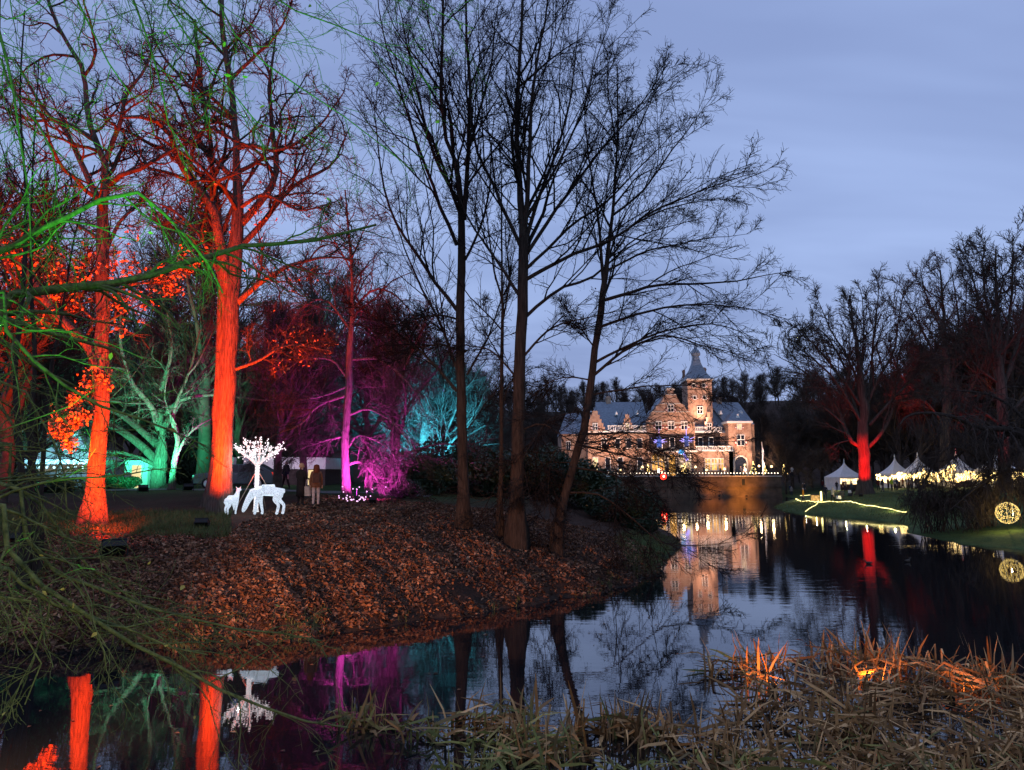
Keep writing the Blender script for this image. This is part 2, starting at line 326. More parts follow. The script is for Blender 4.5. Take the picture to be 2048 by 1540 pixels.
# ------------------------------------------------------------------ trees
def limb(spec, Y, rng, k=14, spread=.45, dy=None):
    """spec: pixel polyline read off the photograph; gets its own slant in depth"""
    n = len(spec); a = spec[0]; ln = sum(math.hypot(q[0] - p[0], q[1] - p[1]) for p, q in zip(spec, spec[1:])) * Y / FPX
    s = dy if dy is not None else rng.uniform(-spread, spread) * ln
    return resample([at(p[0], p[1], Y + s * (i / (n - 1)) ** 1.3) for i, p in enumerate(spec)], k)
def guided_tree(name, label, cat, Y, trunk, tr, limbs, seed, bark, twig, lv, group=None, K=14, leaves=None, flare=1.6, base=None, spread=.45):
    """trunk: pixel polyline, tr=(r0,r1) metres; limbs: [(polyline, r0, r1)]; lv: list of grow kwargs"""
    rng = np.random.default_rng(seed)
    NT = 28; tt = np.concatenate([[0, .012, .025, .045, .07], np.linspace(.1, 1, NT - 5)]); dense = limb(trunk, Y, rng, 200, dy=0.0); T = dense[np.round(tt * 199).astype(int)]
    b = T[0].copy(); zg = g1(b[0], b[1]) - .25; T = np.vstack([[b[0], b[1], zg], T[1:]]) if zg < T[1][2] else T; low = T[:5, 2] < zg; T[:5, 2] = np.where(low, zg + .05 * np.arange(5), T[:5, 2])
    rT = np.interp(tt, [0, .03, .07, .14, .5, .64, 1], [tr[0] * flare, tr[0] * (1 + .45 * (flare - 1)), tr[0] * (1 + .12 * (flare - 1)), tr[0], tr[0] * .8, max(tr[0] * .42, tr[1]), tr[1]])
    root = empty(name, (b[0], b[1], zg + .25), label=label, cat=cat, group=group)
    off = np.array(root.location)
    T = T + np.vstack([np.zeros((6, 3)), rng.normal(size=(NT - 6, 3)) * tr[0] * .07])
    V0, F0 = tubes((T - off)[None], rT[None], 14)
    # buttress roots and an uneven bark outline
    lob = 1 + (np.array([.55, .38, .22, .10, .04])[:, None] * np.maximum(0, np.cos(np.arange(14) * 2 * math.pi / 14 * 5 + seed)) ** 1.0); A0 = V0.reshape(NT, 14, 3); ax = (T[:5] - off)[:, None]; A0[:5] = ax + (A0[:5] - ax) * lob[..., None]; V0 = A0.reshape(-1, 3)
    V0 = V0 + (rng.normal(size=V0.shape) * tr[0] * .035)
    parts = [(V0, F0)]; LP, LR = [], []
    for pl, r0, r1 in limbs:
        p = limb(pl, Y, rng, K, spread=spread); p[2:] += np.cumsum(rng.normal(size=(K - 2, 3)) * .02, 0) * np.linalg.norm(p[-1] - p[0]) / K * 2
        LP.append(p); LR.append(np.linspace(r0, r1, K))
    LP = np.array(LP); LR = np.array(LR)
    parts.append(tubes(LP - off, LR, 7))
    V, F = join(parts); np_obj('trunk', V, F, bark, root)
    tail = resample(T[13:], K)[None]
    P, Rr = np.concatenate([LP, tail]), np.concatenate([LR, np.interp(np.linspace(0, 1, K), [0, 1], [rT[13], rT[-1]])[None]])
    cr = []; last = None
    for i, kw in enumerate(lv):
        P, Rr = grow(rng, P, Rr, **kw); cr.append(tubes(P - off, Rr, 5 if i == 0 else (4 if i == 1 else 3))); last = P
    V, F = join(cr); crown = np_obj('crown', V, F, twig, root)
    if leaves:
        cnt, size, lm, flt = leaves
        pts = last.reshape(-1, 3); pts = pts[flt(pts)] if flt else pts
        if len(pts):
            V, F = leaf_quads(rng, pts[rng.integers(0, len(pts), cnt)] + rng.normal(size=(cnt, 3)) * size * .7, size)
            np_obj('leaves', V - off, [F], lm, crown, smooth=False)
    return root
def leaf_quads(rng, c, size, flat=0.0, sd=.3, simple=False):
    n = len(c); a = nrm(rng.normal(size=(n, 3)) * np.array([1, 1, 1 - flat])); u = rng.normal(size=(n, 3)) * np.array([1, 1, 1 - flat]); b = nrm(u - (u * a).sum(1, keepdims=True) * a)
    s = (size * np.maximum(rng.normal(1, sd, n), .35))[:, None]; nn = np.cross(a, b)
    if simple:                                                       # small folded leaf, two triangles
        V = np.stack([c - a * s * .6, c + b * s * .38 + nn * s * .14, c + a * s * .7, c - b * s * .34 + nn * s * .14], 1).reshape(-1, 3); i = np.arange(n)[:, None] * 4
        return V, np.concatenate([i + np.array([[0, 1, 2]]), i + np.array([[0, 2, 3]])], 0)
    # pointed, slightly folded leaf: six corners, four triangles' worth of outline
    V = np.stack([c - a * s * .6, c - a * s * .1 + b * s * .36 + nn * s * .12, c + a * s * .35 + b * s * .22 + nn * s * .1, c + a * s * .7, c + a * s * .3 - b * s * .25 + nn * s * .1, c - a * s * .12 - b * s * .34 + nn * s * .12], 1).reshape(-1, 3)
    i = np.arange(n)[:, None] * 6; F = np.concatenate([i + np.array([[0, 1, 2, 3]]), i + np.array([[0, 3, 4, 5]])], 0)
    return V, F
LV_FAN = [dict(n=12, t0=.1, t1=.98, ang=33, lenf=.5, k=8, up=.25, wob=.10, rf=.55, rmin=.013), dict(n=9, t0=.1, t1=1, ang=38, lenf=.45, k=5, up=.1, wob=.14, rf=.6, rmin=.009),
          dict(n=7, t0=.1, t1=1, ang=44, lenf=.48, k=3, up=.0, wob=.2, rf=.6, rmin=.0068, lmin=.25)]
D1 = 25.0
guided_tree('beech_tree', 'tall bare tree with dark straight trunk, standing nearest the shining deer', 'tree', 28.5,
    [(928, 1042), (925, 900), (922, 750), (920, 615), (925, 520), (922, 420), (912, 330), (893, 281), (882, 176), (885, 60), (886, -60)], (.19, .038),
    [([(928, 440), (934, 330), (937, 220), (930, 100), (926, -40)], 0.1030, 0.0324), ([(914, 490), (867, 373), (823, 246), (766, 44), (755, -30)], 0.0796, 0.0162), ([(914, 400), (870, 310), (840, 200), (814, 60), (801, -30)], 0.0749, 0.0162),
     ([(914, 620), (845, 527), (788, 439), (757, 308), (748, 200)], 0.0796, 0.0130), ([(930, 330), (950, 250), (981, 132), (999, 0)], 0.0655, 0.0162), ([(916, 745), (880, 650), (844, 586), (800, 480), (770, 400)], 0.0655, 0.0130),
     ([(914, 782), (860, 720), (818, 685), (760, 640), (705, 606)], 0.0655, 0.0130), ([(934, 750), (960, 703), (980, 664), (1000, 600), (1010, 540)], 0.0468, 0.0130), ([(918, 640), (880, 630), (820, 640), (740, 670)], 0.0421, 0.0108),
     ([(930, 520), (955, 470), (975, 400), (985, 300), (990, 200)], 0.0562, 0.0130), ([(916, 700), (870, 690), (800, 720), (745, 740)], 0.0374, 0.0108), ([(905, 300), (890, 180), (860, 60), (850, -40)], 0.0468, 0.0130), ([(934, 860), (980, 800), (1020, 770), (1050, 765)], 0.0281, 0.0086)],
    11, BARK, TWIG, LV_FAN, group='dark trees on the bank')
guided_tree('young_beech_tree', 'slender dark young tree between two thick trunks on leafy bank', 'tree', 28.3,
    [(1000, 1045), (1003, 900), (1003, 760), (1005, 640), (1003, 500), (1003, 395), (1000, 280)], (.08, .018),
    [([(1004, 600), (985, 520), (975, 440), (960, 340)], 0.0421, 0.0108), ([(1004, 650), (1020, 560), (1010, 470), (1015, 380)], 0.0374, 0.0108), ([(1003, 720), (970, 660), (955, 600)], 0.0281, 0.0086), ([(1003, 820), (1020, 770), (1060, 740), (1090, 735)], 0.0281, 0.0086)],
    12, BARK, TWIG, [dict(LV_FAN[0], n=6), dict(LV_FAN[1], n=6), dict(LV_FAN[2], n=5)], group='dark trees on the bank')
guided_tree('beech_tree', 'thickest dark bare tree on leafy bank, trunk flaring wide at its foot', 'tree', 27.3,
    [(1035, 1068), (1035, 900), (1038, 760), (1043, 640), (1046, 540), (1046, 470), (1040, 380), (1034, 264), (1038, 132), (1047, -20)], (.235, .04),
    [([(1048, 480), (1054, 400), (1056, 308), (1065, 176), (1087, 44), (1095, -30)], 0.1030, 0.0216), ([(1050, 490), (1070, 417), (1095, 343), (1131, 228), (1144, 154), (1160, 40)], 0.0842, 0.0130),
     ([(1052, 510), (1122, 404), (1183, 321), (1227, 264), (1306, 163), (1340, 110)], 0.0796, 0.0108), ([(1040, 490), (986, 373), (946, 281), (925, 160), (930, 40)], 0.0796, 0.0130), ([(1038, 590), (972, 492), (930, 425), (900, 350)], 0.0655, 0.0108),
     ([(1050, 540), (1139, 457), (1218, 404), (1290, 330), (1350, 270)], 0.0655, 0.0108), ([(1050, 560), (1140, 510), (1227, 475), (1315, 417), (1447, 365), (1515, 348)], 0.0796, 0.0086), ([(1045, 640), (1117, 576), (1192, 549), (1280, 470), (1400, 430)], 0.0702, 0.0097),
     ([(1040, 720), (1100, 660), (1160, 640), (1260, 620)], 0.0515, 0.0086), ([(1050, 440), (1110, 340), (1170, 220), (1200, 110), (1225, 40)], 0.0655, 0.0108), ([(1045, 330), (1060, 220), (1100, 120), (1135, 20)], 0.0468, 0.0108), ([(1038, 760), (980, 700), (930, 690), (880, 660)], 0.0421, 0.0086),
     ([(1044, 860), (1090, 850), (1180, 905), (1240, 920)], 0.0281, 0.0065), ([(1042, 900), (1080, 920), (1110, 980), (1120, 1040)], 0.0206, 0.0054), ([(1030, 930), (1000, 960), (990, 1040), (985, 1110), (978, 1170)], 0.0168, 0.0054)],
    13, BARK, TWIG, LV_FAN, group='dark trees on the bank', leaves=(2600, .05, TWIG, None), flare=1.6)
LV_LEAN = [dict(n=11, t0=.08, t1=.98, ang=32, lenf=.42, k=8, up=.12, wob=.10, rf=.55, rmin=.012, flat=.25), dict(n=9, t0=.1, t1=1, ang=34, lenf=.48, k=5, up=.0, wob=.14, rf=.6, rmin=.0085), dict(n=6, t0=.1, t1=1, ang=42, lenf=.48, k=3, up=-.05, wob=.18, rf=.6, rmin=.0065, lmin=.25)]
guided_tree('leaning_beech_tree', 'dark leaning tree beside the water, long low branches reaching out over the pond', 'tree', 27.5,
    [(1112, 1078), (1130, 990), (1150, 920), (1166, 870), (1176, 810), (1184, 750), (1192, 690), (1202, 620), (1212, 541), (1223, 439), (1229, 373), (1236, 242), (1234, 130)], (.15, .02),
    [([(1208, 580), (1197, 461), (1190, 395), (1175, 300), (1170, 200)], 0.0702, 0.0108), ([(1210, 600), (1315, 572), (1447, 567), (1535, 548), (1582, 545)], 0.0702, 0.0076), ([(1196, 655), (1270, 630), (1359, 611), (1491, 615), (1560, 640)], 0.0608, 0.0065),
     ([(1190, 725), (1278, 678), (1354, 652), (1440, 645), (1530, 680)], 0.0562, 0.0065), ([(1182, 755), (1252, 700), (1328, 673), (1405, 693), (1506, 721)], 0.0608, 0.0065), ([(1170, 868), (1262, 868), (1328, 873), (1380, 884), (1470, 890)], 0.0468, 0.0065),
     ([(1166, 892), (1252, 911), (1316, 929), (1354, 947), (1405, 980)], 0.0421, 0.0054), ([(1168, 888), (1245, 878), (1303, 904), (1380, 960)], 0.0300, 0.0054), ([(1150, 935), (1230, 950), (1300, 990), (1350, 1050)], 0.0328, 0.0054), ([(1135, 985), (1200, 990), (1270, 1040), (1330, 1085), (1420, 1090), (1520, 1070)], 0.0374, 0.0043),
     ([(1226, 430), (1290, 380), (1360, 290), (1440, 185)], 0.0515, 0.0065), ([(1222, 480), (1300, 430), (1400, 400), (1480, 395)], 0.0468, 0.0065), ([(1228, 380), (1270, 270), (1310, 190), (1350, 120)], 0.0421, 0.0065), ([(1216, 540), (1300, 500), (1400, 480), (1500, 470)], 0.0468, 0.0065),
     ([(1184, 760), (1130, 755), (1090, 770), (1060, 800)], 0.0328, 0.0065), ([(1192, 700), (1150, 640), (1120, 600)], 0.0328, 0.0065), ([(1160, 905), (1120, 900), (1100, 940), (1090, 1010), (1080, 1090)], 0.0206, 0.0043), ([(1180, 790), (1290, 770), (1380, 770), (1460, 790)], 0.0374, 0.0054), ([(1234, 300), (1220, 200), (1215, 100)], 0.0374, 0.0086), ([(1160, 890), (1110, 900), (1098, 980), (1105, 1060), (1092, 1160)], 0.0187, 0.0043), ([(1166, 880), (1215, 900), (1235, 980), (1225, 1060), (1215, 1150)], 0.0187, 0.0043), ([(1172, 850), (1260, 880), (1300, 960), (1305, 1040), (1285, 1120)], 0.0187, 0.0043), ([(1150, 925), (1080, 930), (1000, 985), (930, 1010), (840, 1015)], 0.0187, 0.0043), ([(1176, 820), (1100, 840), (1040, 930), (1035, 1010)], 0.0168, 0.0043)],
    14, BARK, TWIG, LV_LEAN, group='dark trees on the bank', leaves=(2200, .045, TWIG, None), spread=.35)

# orange lit oaks
LV_OAK = [dict(n=11, t0=.15, t1=.98, ang=50, lenf=.46, k=9, up=.2, wob=.24, rf=.6, rmin=.018), dict(n=9, t0=.12, t1=1, ang=50, lenf=.5, k=6, up=.1, wob=.3, rf=.6, rmin=.012), dict(n=6, t0=.1, t1=1, ang=50, lenf=.55, k=3, up=.0, wob=.35, rf=.6, rmin=.0085, lmin=.25)]
YA, YB = 25.0, 27.5
guided_tree('oak_tree', 'orange lit oak with upright trunk and rusty leaves beside black floodlight', 'tree', YA,
    [(188, 1034), (195, 900), (205, 790), (204, 700), (205, 577), (204, 429), (210, 330), (187, 273), (176, 225), (165, 140), (120, 60), (90, -20)], (.245, .05),
    [([(203, 740), (165, 675), (110, 620), (60, 540), (20, 480), (-30, 420)], .2, .08), ([(205, 420), (170, 340), (130, 260), (90, 220), (30, 120)], .12, .03), ([(207, 330), (240, 250), (255, 190), (300, 130), (310, 40)], .1, .02), ([(204, 520), (240, 440), (280, 400), (300, 330)], .08, .02),
     ([(204, 610), (260, 570), (330, 560), (370, 530)], .07, .02), ([(190, 280), (120, 240), (60, 240), (-20, 200)], .09, .02), ([(203, 650), (150, 600), (130, 540), (60, 470)], .07, .02), ([(200, 830), (170, 800), (140, 830), (130, 870)], .03, .01), ([(204, 480), (140, 440), (80, 400), (10, 380)], .07, .02)],
    21, BARKO, TWIGO, LV_OAK, group='orange lit oaks', leaves=(2200, .10, LEAFO, lambda p: p[:, 2] < 12), flare=1.6)
guided_tree('oak_tree', 'orange lit oak with thick forked trunk beside the shining deer', 'tree', YB,
    [(440, 1014), (449, 880), (455, 760), (462, 650), (470, 540), (474, 440), (473, 312), (467, 234), (455, 140), (448, 60), (444, -30)], (.31, .08),
    [([(462, 590), (440, 470), (425, 415), (385, 362), (358, 319), (339, 265), (300, 240), (250, 240)], .25, .05), ([(470, 460), (515, 410), (553, 351), (545, 253), (541, 156), (555, 60)], .16, .03), ([(474, 500), (520, 450), (584, 370), (662, 323), (700, 250)], .13, .02),
     ([(470, 610), (520, 565), (584, 530), (650, 515), (720, 520)], .12, .02), ([(472, 360), (430, 320), (397, 288), (360, 270), (310, 200)], .12, .02), ([(470, 300), (500, 290), (560, 300), (640, 250), (690, 180)], .1, .02), ([(468, 240), (420, 210), (370, 160), (320, 100), (290, 10)], .1, .02),
     ([(460, 160), (510, 110), (560, 60), (590, -20)], .08, .02), ([(466, 740), (520, 720), (580, 690), (660, 700)], .07, .015), ([(400, 375), (350, 350), (290, 330), (250, 270)], .09, .02), ([(474, 420), (530, 390), (600, 420), (680, 400)], .08, .015), ([(380, 350), (385, 300), (410, 250), (400, 180)], .08, .02)],
    22, BARKO, TWIGO, LV_OAK, group='orange lit oaks', leaves=(320, .09, LEAFO, lambda p: p[:, 2] < 14), flare=1.35)
guided_tree('oak_tree', 'orange lit leaning oak close behind the thick forked oak', 'tree', 29.5,
    [(428, 1010), (436, 900), (440, 780), (444, 660), (446, 560), (440, 470), (430, 380), (420, 280), (400, 160), (390, 40)], (.24, .06),
    [([(444, 560), (400, 470), (350, 420), (290, 400)], .1, .02), ([(440, 480), (470, 400), (520, 320), (560, 240)], .1, .02), ([(425, 330), (380, 240), (340, 160), (280, 90)], .09, .02), ([(410, 220), (440, 140), (480, 80), (500, 0)], .07, .02)],
    23, BARKO, TWIGO, [dict(LV_OAK[0], n=7), dict(LV_OAK[1], n=6), dict(LV_OAK[2], n=5)], group='orange lit oaks')
ORANGE = (1.0, .048, .001)
def flood_px(px, py, tp, Y, tY, col, power, label, dz=0.0, **k):
    p = at(px, py, Y); p[2] = g1(p[0], p[1]) + dz; return flood(p, at(tp[0], tp[1], tY), col, power, label, **k)
flood_px(232, 1025, (198, 800), 21.6, YA, ORANGE, 30000, 'black box floodlight glowing orange at foot of upright oak', angle=100, blend=1, size=.3)
flood_px(405, 1022, (452, 800), 24.6, YB, ORANGE, 24000, 'orange floodlight in the grass aimed up the forked oak', angle=88, blend=1, size=.2)
flood_px(30, 1020, (120, 600), 22.8, YA, ORANGE, 12000, 'orange floodlight in the grass behind thin stems', angle=85, size=.2)

# thin stems at the left
for i, (tr_, r) in enumerate([([(52, 1082), (40, 900), (30, 740), (45, 600), (52, 400), (40, 200), (50, 20)], .075), ([(72, 1078), (60, 900), (70, 720), (62, 560), (66, 330), (78, 120)], .06), ([(78, 1080), (85, 930), (100, 760), (125, 620), (150, 470), (190, 330)], .06)]):
    guided_tree('sapling', ['thin straight sapling with bare stem at the edge of the bank', 'thin sapling crossing another stem at the edge of the bank', 'thin sapling slanting over toward the orange lit oak'][i], 'tree', 19.6 + .4 * i, tr_, (r, .015),
        [([tr_[3], (tr_[3][0] + 60, tr_[3][1] - 90), (tr_[3][0] + 90, tr_[3][1] - 200)], .022, .006), ([tr_[4], (tr_[4][0] - 50, tr_[4][1] - 110), (tr_[4][0] - 60, tr_[4][1] - 220)], .02, .006), ([tr_[2], (tr_[2][0] + 90, tr_[2][1] - 50), (tr_[2][0] + 170, tr_[2][1] - 60)], .018, .005)],
        30 + i, BARK, TWIG, [dict(n=8, t0=.2, t1=1, ang=45, lenf=.3, k=6, up=.05, wob=.2, rf=.5, rmin=.004), dict(n=5, t0=.2, t1=1, ang=45, lenf=.45, k=4, up=0, wob=.2, rf=.6, rmin=.003)], group='thin stems on the bank')

# teal, purple, magenta and blue lit trees
LV_COL = [dict(n=11, t0=.15, t1=.97, ang=45, lenf=.42, k=8, up=.0, wob=.2, rf=.55, rmin=.013), dict(n=7, t0=.1, t1=1, ang=45, lenf=.45, k=6, up=-.1, wob=.2, rf=.55, rmin=.009), dict(n=5, t0=.1, t1=1, ang=45, lenf=.48, k=3, up=-.1, wob=.2, rf=.6, rmin=.007, lmin=.2)]
YT = 44.0
guided_tree('spreading_tree', 'teal lit tree with long low limbs spreading beyond the orange oaks', 'tree', YT,
    [(316, 992), (318, 940), (325, 880), (322, 850), (318, 820)], (.44, .16),
    [([(312, 920), (270, 880), (215, 845), (150, 830), (60, 800), (-20, 790)], .27, .06), ([(314, 890), (270, 850), (225, 820), (120, 770), (20, 770)], .22, .05), ([(325, 860), (350, 820), (390, 760), (430, 720)], .2, .05), ([(318, 860), (300, 810), (260, 760), (245, 690), (250, 620)], .2, .05), ([(322, 780), (345, 700), (335, 620)], .15, .04), ([(330, 830), (360, 800), (430, 790), (530, 800), (580, 780)], .12, .04), ([(312, 930), (250, 905), (180, 900), (90, 890)], .13, .04)],
    41, BARKO, TWIGO, LV_COL)
guided_tree('small_tree', 'slim purple lit tree with angled fork close beside the teal tree', 'tree', 41.5,
    [(342, 990), (348, 930), (356, 880), (345, 835), (355, 800), (380, 740), (400, 660)], (.16, .05),
    [([(350, 920), (370, 880), (400, 850), (440, 830)], .09, .02), ([(352, 850), (330, 800), (340, 740)], .07, .02), ([(375, 750), (400, 720), (430, 650)], .06, .02)],
    42, BARKO, TWIGO, [dict(LV_COL[0], n=7), dict(LV_COL[1], n=6), LV_COL[2]])
YM = 35.0
guided_tree('weeping_tree', 'magenta lit tree with straight tapering trunk and drooping fine branches', 'tree', YM,
    [(694, 1010), (691, 940), (690, 880), (694, 820), (698, 780), (700, 700), (705, 600), (700, 500), (690, 380)], (.19, .03),
    [([(694, 930), (720, 925), (745, 950), (765, 980)], 0.0900, 0.0160), ([(690, 872), (650, 882), (600, 900), (560, 930)], 0.0675, 0.0160), ([(696, 790), (640, 810), (600, 850), (540, 880), (500, 930)], 0.0675, 0.0160), ([(698, 830), (740, 820), (800, 860), (840, 930)], 0.0675, 0.0160), ([(700, 770), (650, 790), (590, 800), (530, 800)], 0.0600, 0.0160),
     ([(700, 720), (760, 720), (820, 770), (860, 850)], 0.0675, 0.0160), ([(698, 760), (660, 720), (600, 720), (550, 760)], 0.0600, 0.0160), ([(702, 660), (650, 600), (600, 620), (560, 680)], 0.0600, 0.0160), ([(704, 620), (750, 580), (800, 600), (850, 670)], 0.0600, 0.0160), ([(702, 540), (660, 470), (620, 440)], 0.0450, 0.0120), ([(702, 520), (740, 440), (780, 420)], 0.0450, 0.0120), ([(694, 900), (720, 870), (780, 900), (800, 960)], 0.0450, 0.0120)],
    43, BARKO, TWIGO, [dict(n=14, t0=.12, t1=.97, ang=46, lenf=.55, k=8, up=-.25, wob=.17, rf=.5, rmin=.011), dict(n=11, t0=.1, t1=1, ang=42, lenf=.5, k=6, up=-.35, wob=.17, rf=.55, rmin=.008), dict(n=4, t0=.1, t1=1, ang=42, lenf=.5, k=3, up=-.3, wob=.17, rf=.6, rmin=.0055, lmin=.25)])
YC = 55.0
guided_tree('spreading_tree', 'blue lit tree with antler-like limbs spreading behind evergreen bushes', 'tree', YC,
    [(832, 985), (834, 930), (845, 895), (850, 860), (852, 800), (850, 730)], (.36, .1),
    [([(836, 930), (820, 890), (815, 850), (800, 800)], .16, .04), ([(840, 915), (870, 890), (915, 880), (970, 850)], .17, .04), ([(842, 905), (890, 905), (940, 895), (1000, 890)], .14, .03), ([(832, 940), (800, 920), (790, 870), (770, 830)], .12, .03), ([(848, 880), (890, 830), (930, 820), (960, 850)], .12, .03), ([(850, 820), (880, 770), (910, 740)], .1, .03), ([(850, 850), (820, 790), (810, 730)], .1, .03)],
    44, BARKO, TWIGO, LV_COL)
TEAL, PURP, MAG, BLUE, RED = (.05, 1.0, .5), (.62, .06, 1.0), (1.0, .07, .92), (.06, .62, 1.0), (1.0, .004, .002)
flood_px(285, 1000, (300, 800), 38.6, YT, TEAL, 13000, 'teal floodlight in shrubs below the spreading tree', angle=95)
flood_px(90, 1005, (60, 800), 38, 44, TEAL, 12000, 'teal floodlight behind the thin stems', angle=95)
flood_px(375, 1004, (360, 840), 39.5, 42, MAG, 2600, 'purple floodlight beside the forked slim tree', angle=70)
flood_px(715, 1012, (693, 920), 33.0, YM, MAG, 3200, 'magenta floodlight at the foot of drooping tree', angle=75, size=.15)
flood_px(745, 1010, (760, 860), 33.2, 37, MAG, 4200, 'magenta floodlight in flowers beside drooping tree', angle=100, size=.15)
flood_px(800, 1000, (850, 850), 49, YC, BLUE, 36000, 'blue floodlight behind evergreen bushes', angle=95)
# ------------------------------------------------------------------ right shore trees
LV_VASE = [dict(n=12, t0=.15, t1=.98, ang=36, lenf=.45, k=8, up=.15, wob=.13, rf=.5, rmin=.03), dict(n=10, t0=.12, t1=1, ang=38, lenf=.5, k=5, up=.2, wob=.16, rf=.55, rmin=.034), dict(n=6, t0=.1, t1=1, ang=42, lenf=.55, k=3, up=.1, wob=.18, rf=.6, rmin=.024, lmin=.6)]
YR = 91.0
BARKR = material('bark_beech', (.035, .028, .024), (.10, .08, .065), .9, 2, .6, 5, (3, 3, .4), bdist=.08, spec=.1)
guided_tree('beech_tree', 'red lit bare tree with vase shaped crown standing on the lawn', 'tree', YR,
    [(1730, 982), (1729, 940), (1728, 905), (1726, 870), (1728, 820), (1722, 770), (1715, 700), (1705, 640), (1700, 590)], (.66, .08),
    [([(1724, 895), (1705, 885), (1690, 860), (1675, 820), (1640, 770), (1590, 730), (1545, 705)], 0.258, 0.032), ([(1736, 895), (1760, 870), (1780, 830), (1790, 770), (1800, 700), (1830, 640)], 0.224, 0.040), ([(1726, 860), (1705, 800), (1690, 740), (1660, 680), (1620, 640)], 0.231, 0.040), ([(1728, 840), (1740, 770), (1745, 690), (1750, 620), (1755, 570)], 0.231, 0.040),
     ([(1724, 790), (1700, 720), (1665, 660), (1640, 600)], 0.190, 0.032), ([(1730, 820), (1755, 760), (1790, 690), (1800, 610), (1810, 570)], 0.204, 0.040), ([(1690, 850), (1640, 810), (1590, 790), (1550, 770)], 0.136, 0.024), ([(1722, 760), (1725, 680), (1725, 620), (1720, 580)], 0.163, 0.032), ([(1784, 800), (1820, 760), (1850, 700), (1860, 640)], 0.136, 0.032), ([(1700, 880), (1670, 890), (1640, 920), (1610, 950)], 0.068, 0.016), ([(1720, 810), (1665, 730), (1605, 665), (1570, 640)], .2, .03), ([(1725, 850), (1680, 775), (1610, 710), (1560, 685)], .2, .03), ([(1738, 850), (1795, 790), (1850, 735), (1885, 690)], .2, .03)],
    51, BARKR, TWIGF, LV_VASE, flare=1.35)
guided_tree('beech_tree', 'faintly red lit tall tree rising behind market tents', 'tree', 100.0,
    [(1890, 968), (1890, 900), (1892, 830), (1895, 760), (1890, 690), (1885, 600), (1880, 540)], (.62, .08),
    [([(1892, 800), (1880, 740), (1860, 690), (1830, 630), (1800, 580)], 0.238, 0.040), ([(1894, 790), (1910, 720), (1930, 650), (1935, 570)], 0.238, 0.040), ([(1892, 740), (1880, 660), (1850, 590), (1840, 540)], 0.204, 0.040), ([(1895, 830), (1940, 780), (1970, 720), (1990, 640)], 0.204, 0.040), ([(1892, 760), (1915, 690), (1915, 600), (1905, 520)], 0.204, 0.040), ([(1890, 850), (1850, 800), (1810, 760), (1780, 700)], 0.170, 0.032)],
    52, BARKR, TWIGF, LV_VASE, flare=1.3)
guided_tree('beech_tree', 'tallest bare tree on the far lawn, crossed by the weeping tree', 'tree', 74.0,
    [(2010, 1000), (2008, 900), (2005, 820), (2000, 740), (1998, 660), (1992, 580), (1990, 500)], (.55, .07),
    [([(2004, 800), (1985, 720), (1965, 640), (1945, 560), (1930, 510)], 0.224, 0.040), ([(2004, 780), (2030, 700), (2050, 620), (2060, 520)], 0.224, 0.040), ([(2002, 740), (2015, 660), (2025, 570), (2030, 480)], 0.204, 0.040), ([(2000, 700), (1975, 620), (1965, 540), (1970, 490)], 0.190, 0.040), ([(2006, 840), (2060, 780), (2100, 700), (2120, 600)], 0.204, 0.040), ([(2004, 850), (1960, 820), (1920, 790), (1860, 775)], 0.150, 0.032), ([(2004, 770), (1960, 740), (1920, 700), (1890, 680)], 0.136, 0.032)],
    53, BARKR, TWIGF, LV_VASE, flare=1.3)
flood_px(1722, 992, (1728, 920), 84, YR, RED, 36000, 'red floodlight on lawn before the vase shaped tree', angle=34, size=.2)
flood_px(1700, 985, (1700, 780), 87.0, YR, RED, 2600, 'second red floodlight on lawn before the vase shaped tree', angle=60, size=.2)
flood_px(1880, 975, (1892, 760), 95.5, 100, RED, 5500, 'red floodlight behind the market tents', angle=55)
flood_px(1975, 990, (1985, 800), 70, 74, RED, 2500, 'red floodlight at foot of the tallest bare tree', angle=70)

# weeping tree over the right bank
def weeping():
    rng = np.random.default_rng(61); Y = 46.0
    root = empty('weeping_beech', tuple(at(2060, 1040, Y + 1)), label='dark weeping tree arching over the right bank, twigs hanging to the water', cat='tree'); off = np.array(root.location)
    L0 = [limb(p, Y, rng, 16, dy=dy) for p, dy in [([(2090, 1040), (2085, 960), (2075, 900), (2050, 870), (2000, 855)], 0), ([(2075, 900), (2020, 862), (1960, 855), (1900, 832), (1850, 826), (1815, 832), (1800, 850)], -1.5), ([(2050, 875), (1990, 855), (1940, 890), (1910, 915), (1870, 925), (1845, 935)], 1.5),
        ([(2020, 862), (1990, 900), (1975, 960), (1965, 1030)], -1), ([(2080, 890), (2040, 830), (1980, 790), (1900, 780)], 2), ([(2080, 950), (2020, 940), (1960, 970), (1900, 1020)], -2), ([(1975, 930), (1930, 900), (1890, 900), (1850, 960), (1830, 1020)], 0)]]
    P = np.array(L0); R = np.array([np.linspace(a, b, 16) for a, b in [(.4, .2), (.2, .05), (.16, .04), (.12, .03), (.14, .03), (.12, .03), (.1, .03)]])
    np_obj('trunk', *(lambda V, F: (V - off, [F]))(*tubes(P, R, 8)), BARK, root)
    cr = []
    A, RA = grow(rng, P[1:], R[1:], 34, .05, 1, 70, .42, 8, up=-1.9, wob=.2, rf=.35, rmin=.02, lmin=1.2); cr.append(tubes(A - off, RA, 4))
    Bp, RB = grow(rng, A, RA, 9, .05, 1, 42, .55, 6, up=-1.6, wob=.17, rf=.5, rmin=.012, lmin=.5); cr.append(tubes(Bp - off, RB, 3))
    C, RC = grow(rng, Bp, RB, 4, .05, 1, 40, .5, 3, up=-.8, wob=.16, rf=.5, rmin=.009, lmin=.3); cr.append(tubes(C - off, RC, 3))
    V, F = join(cr); V[:, 2] = np.maximum(V[:, 2], .03 - off[2]); np_obj('crown', V, F, TWIGO, root)
weeping()
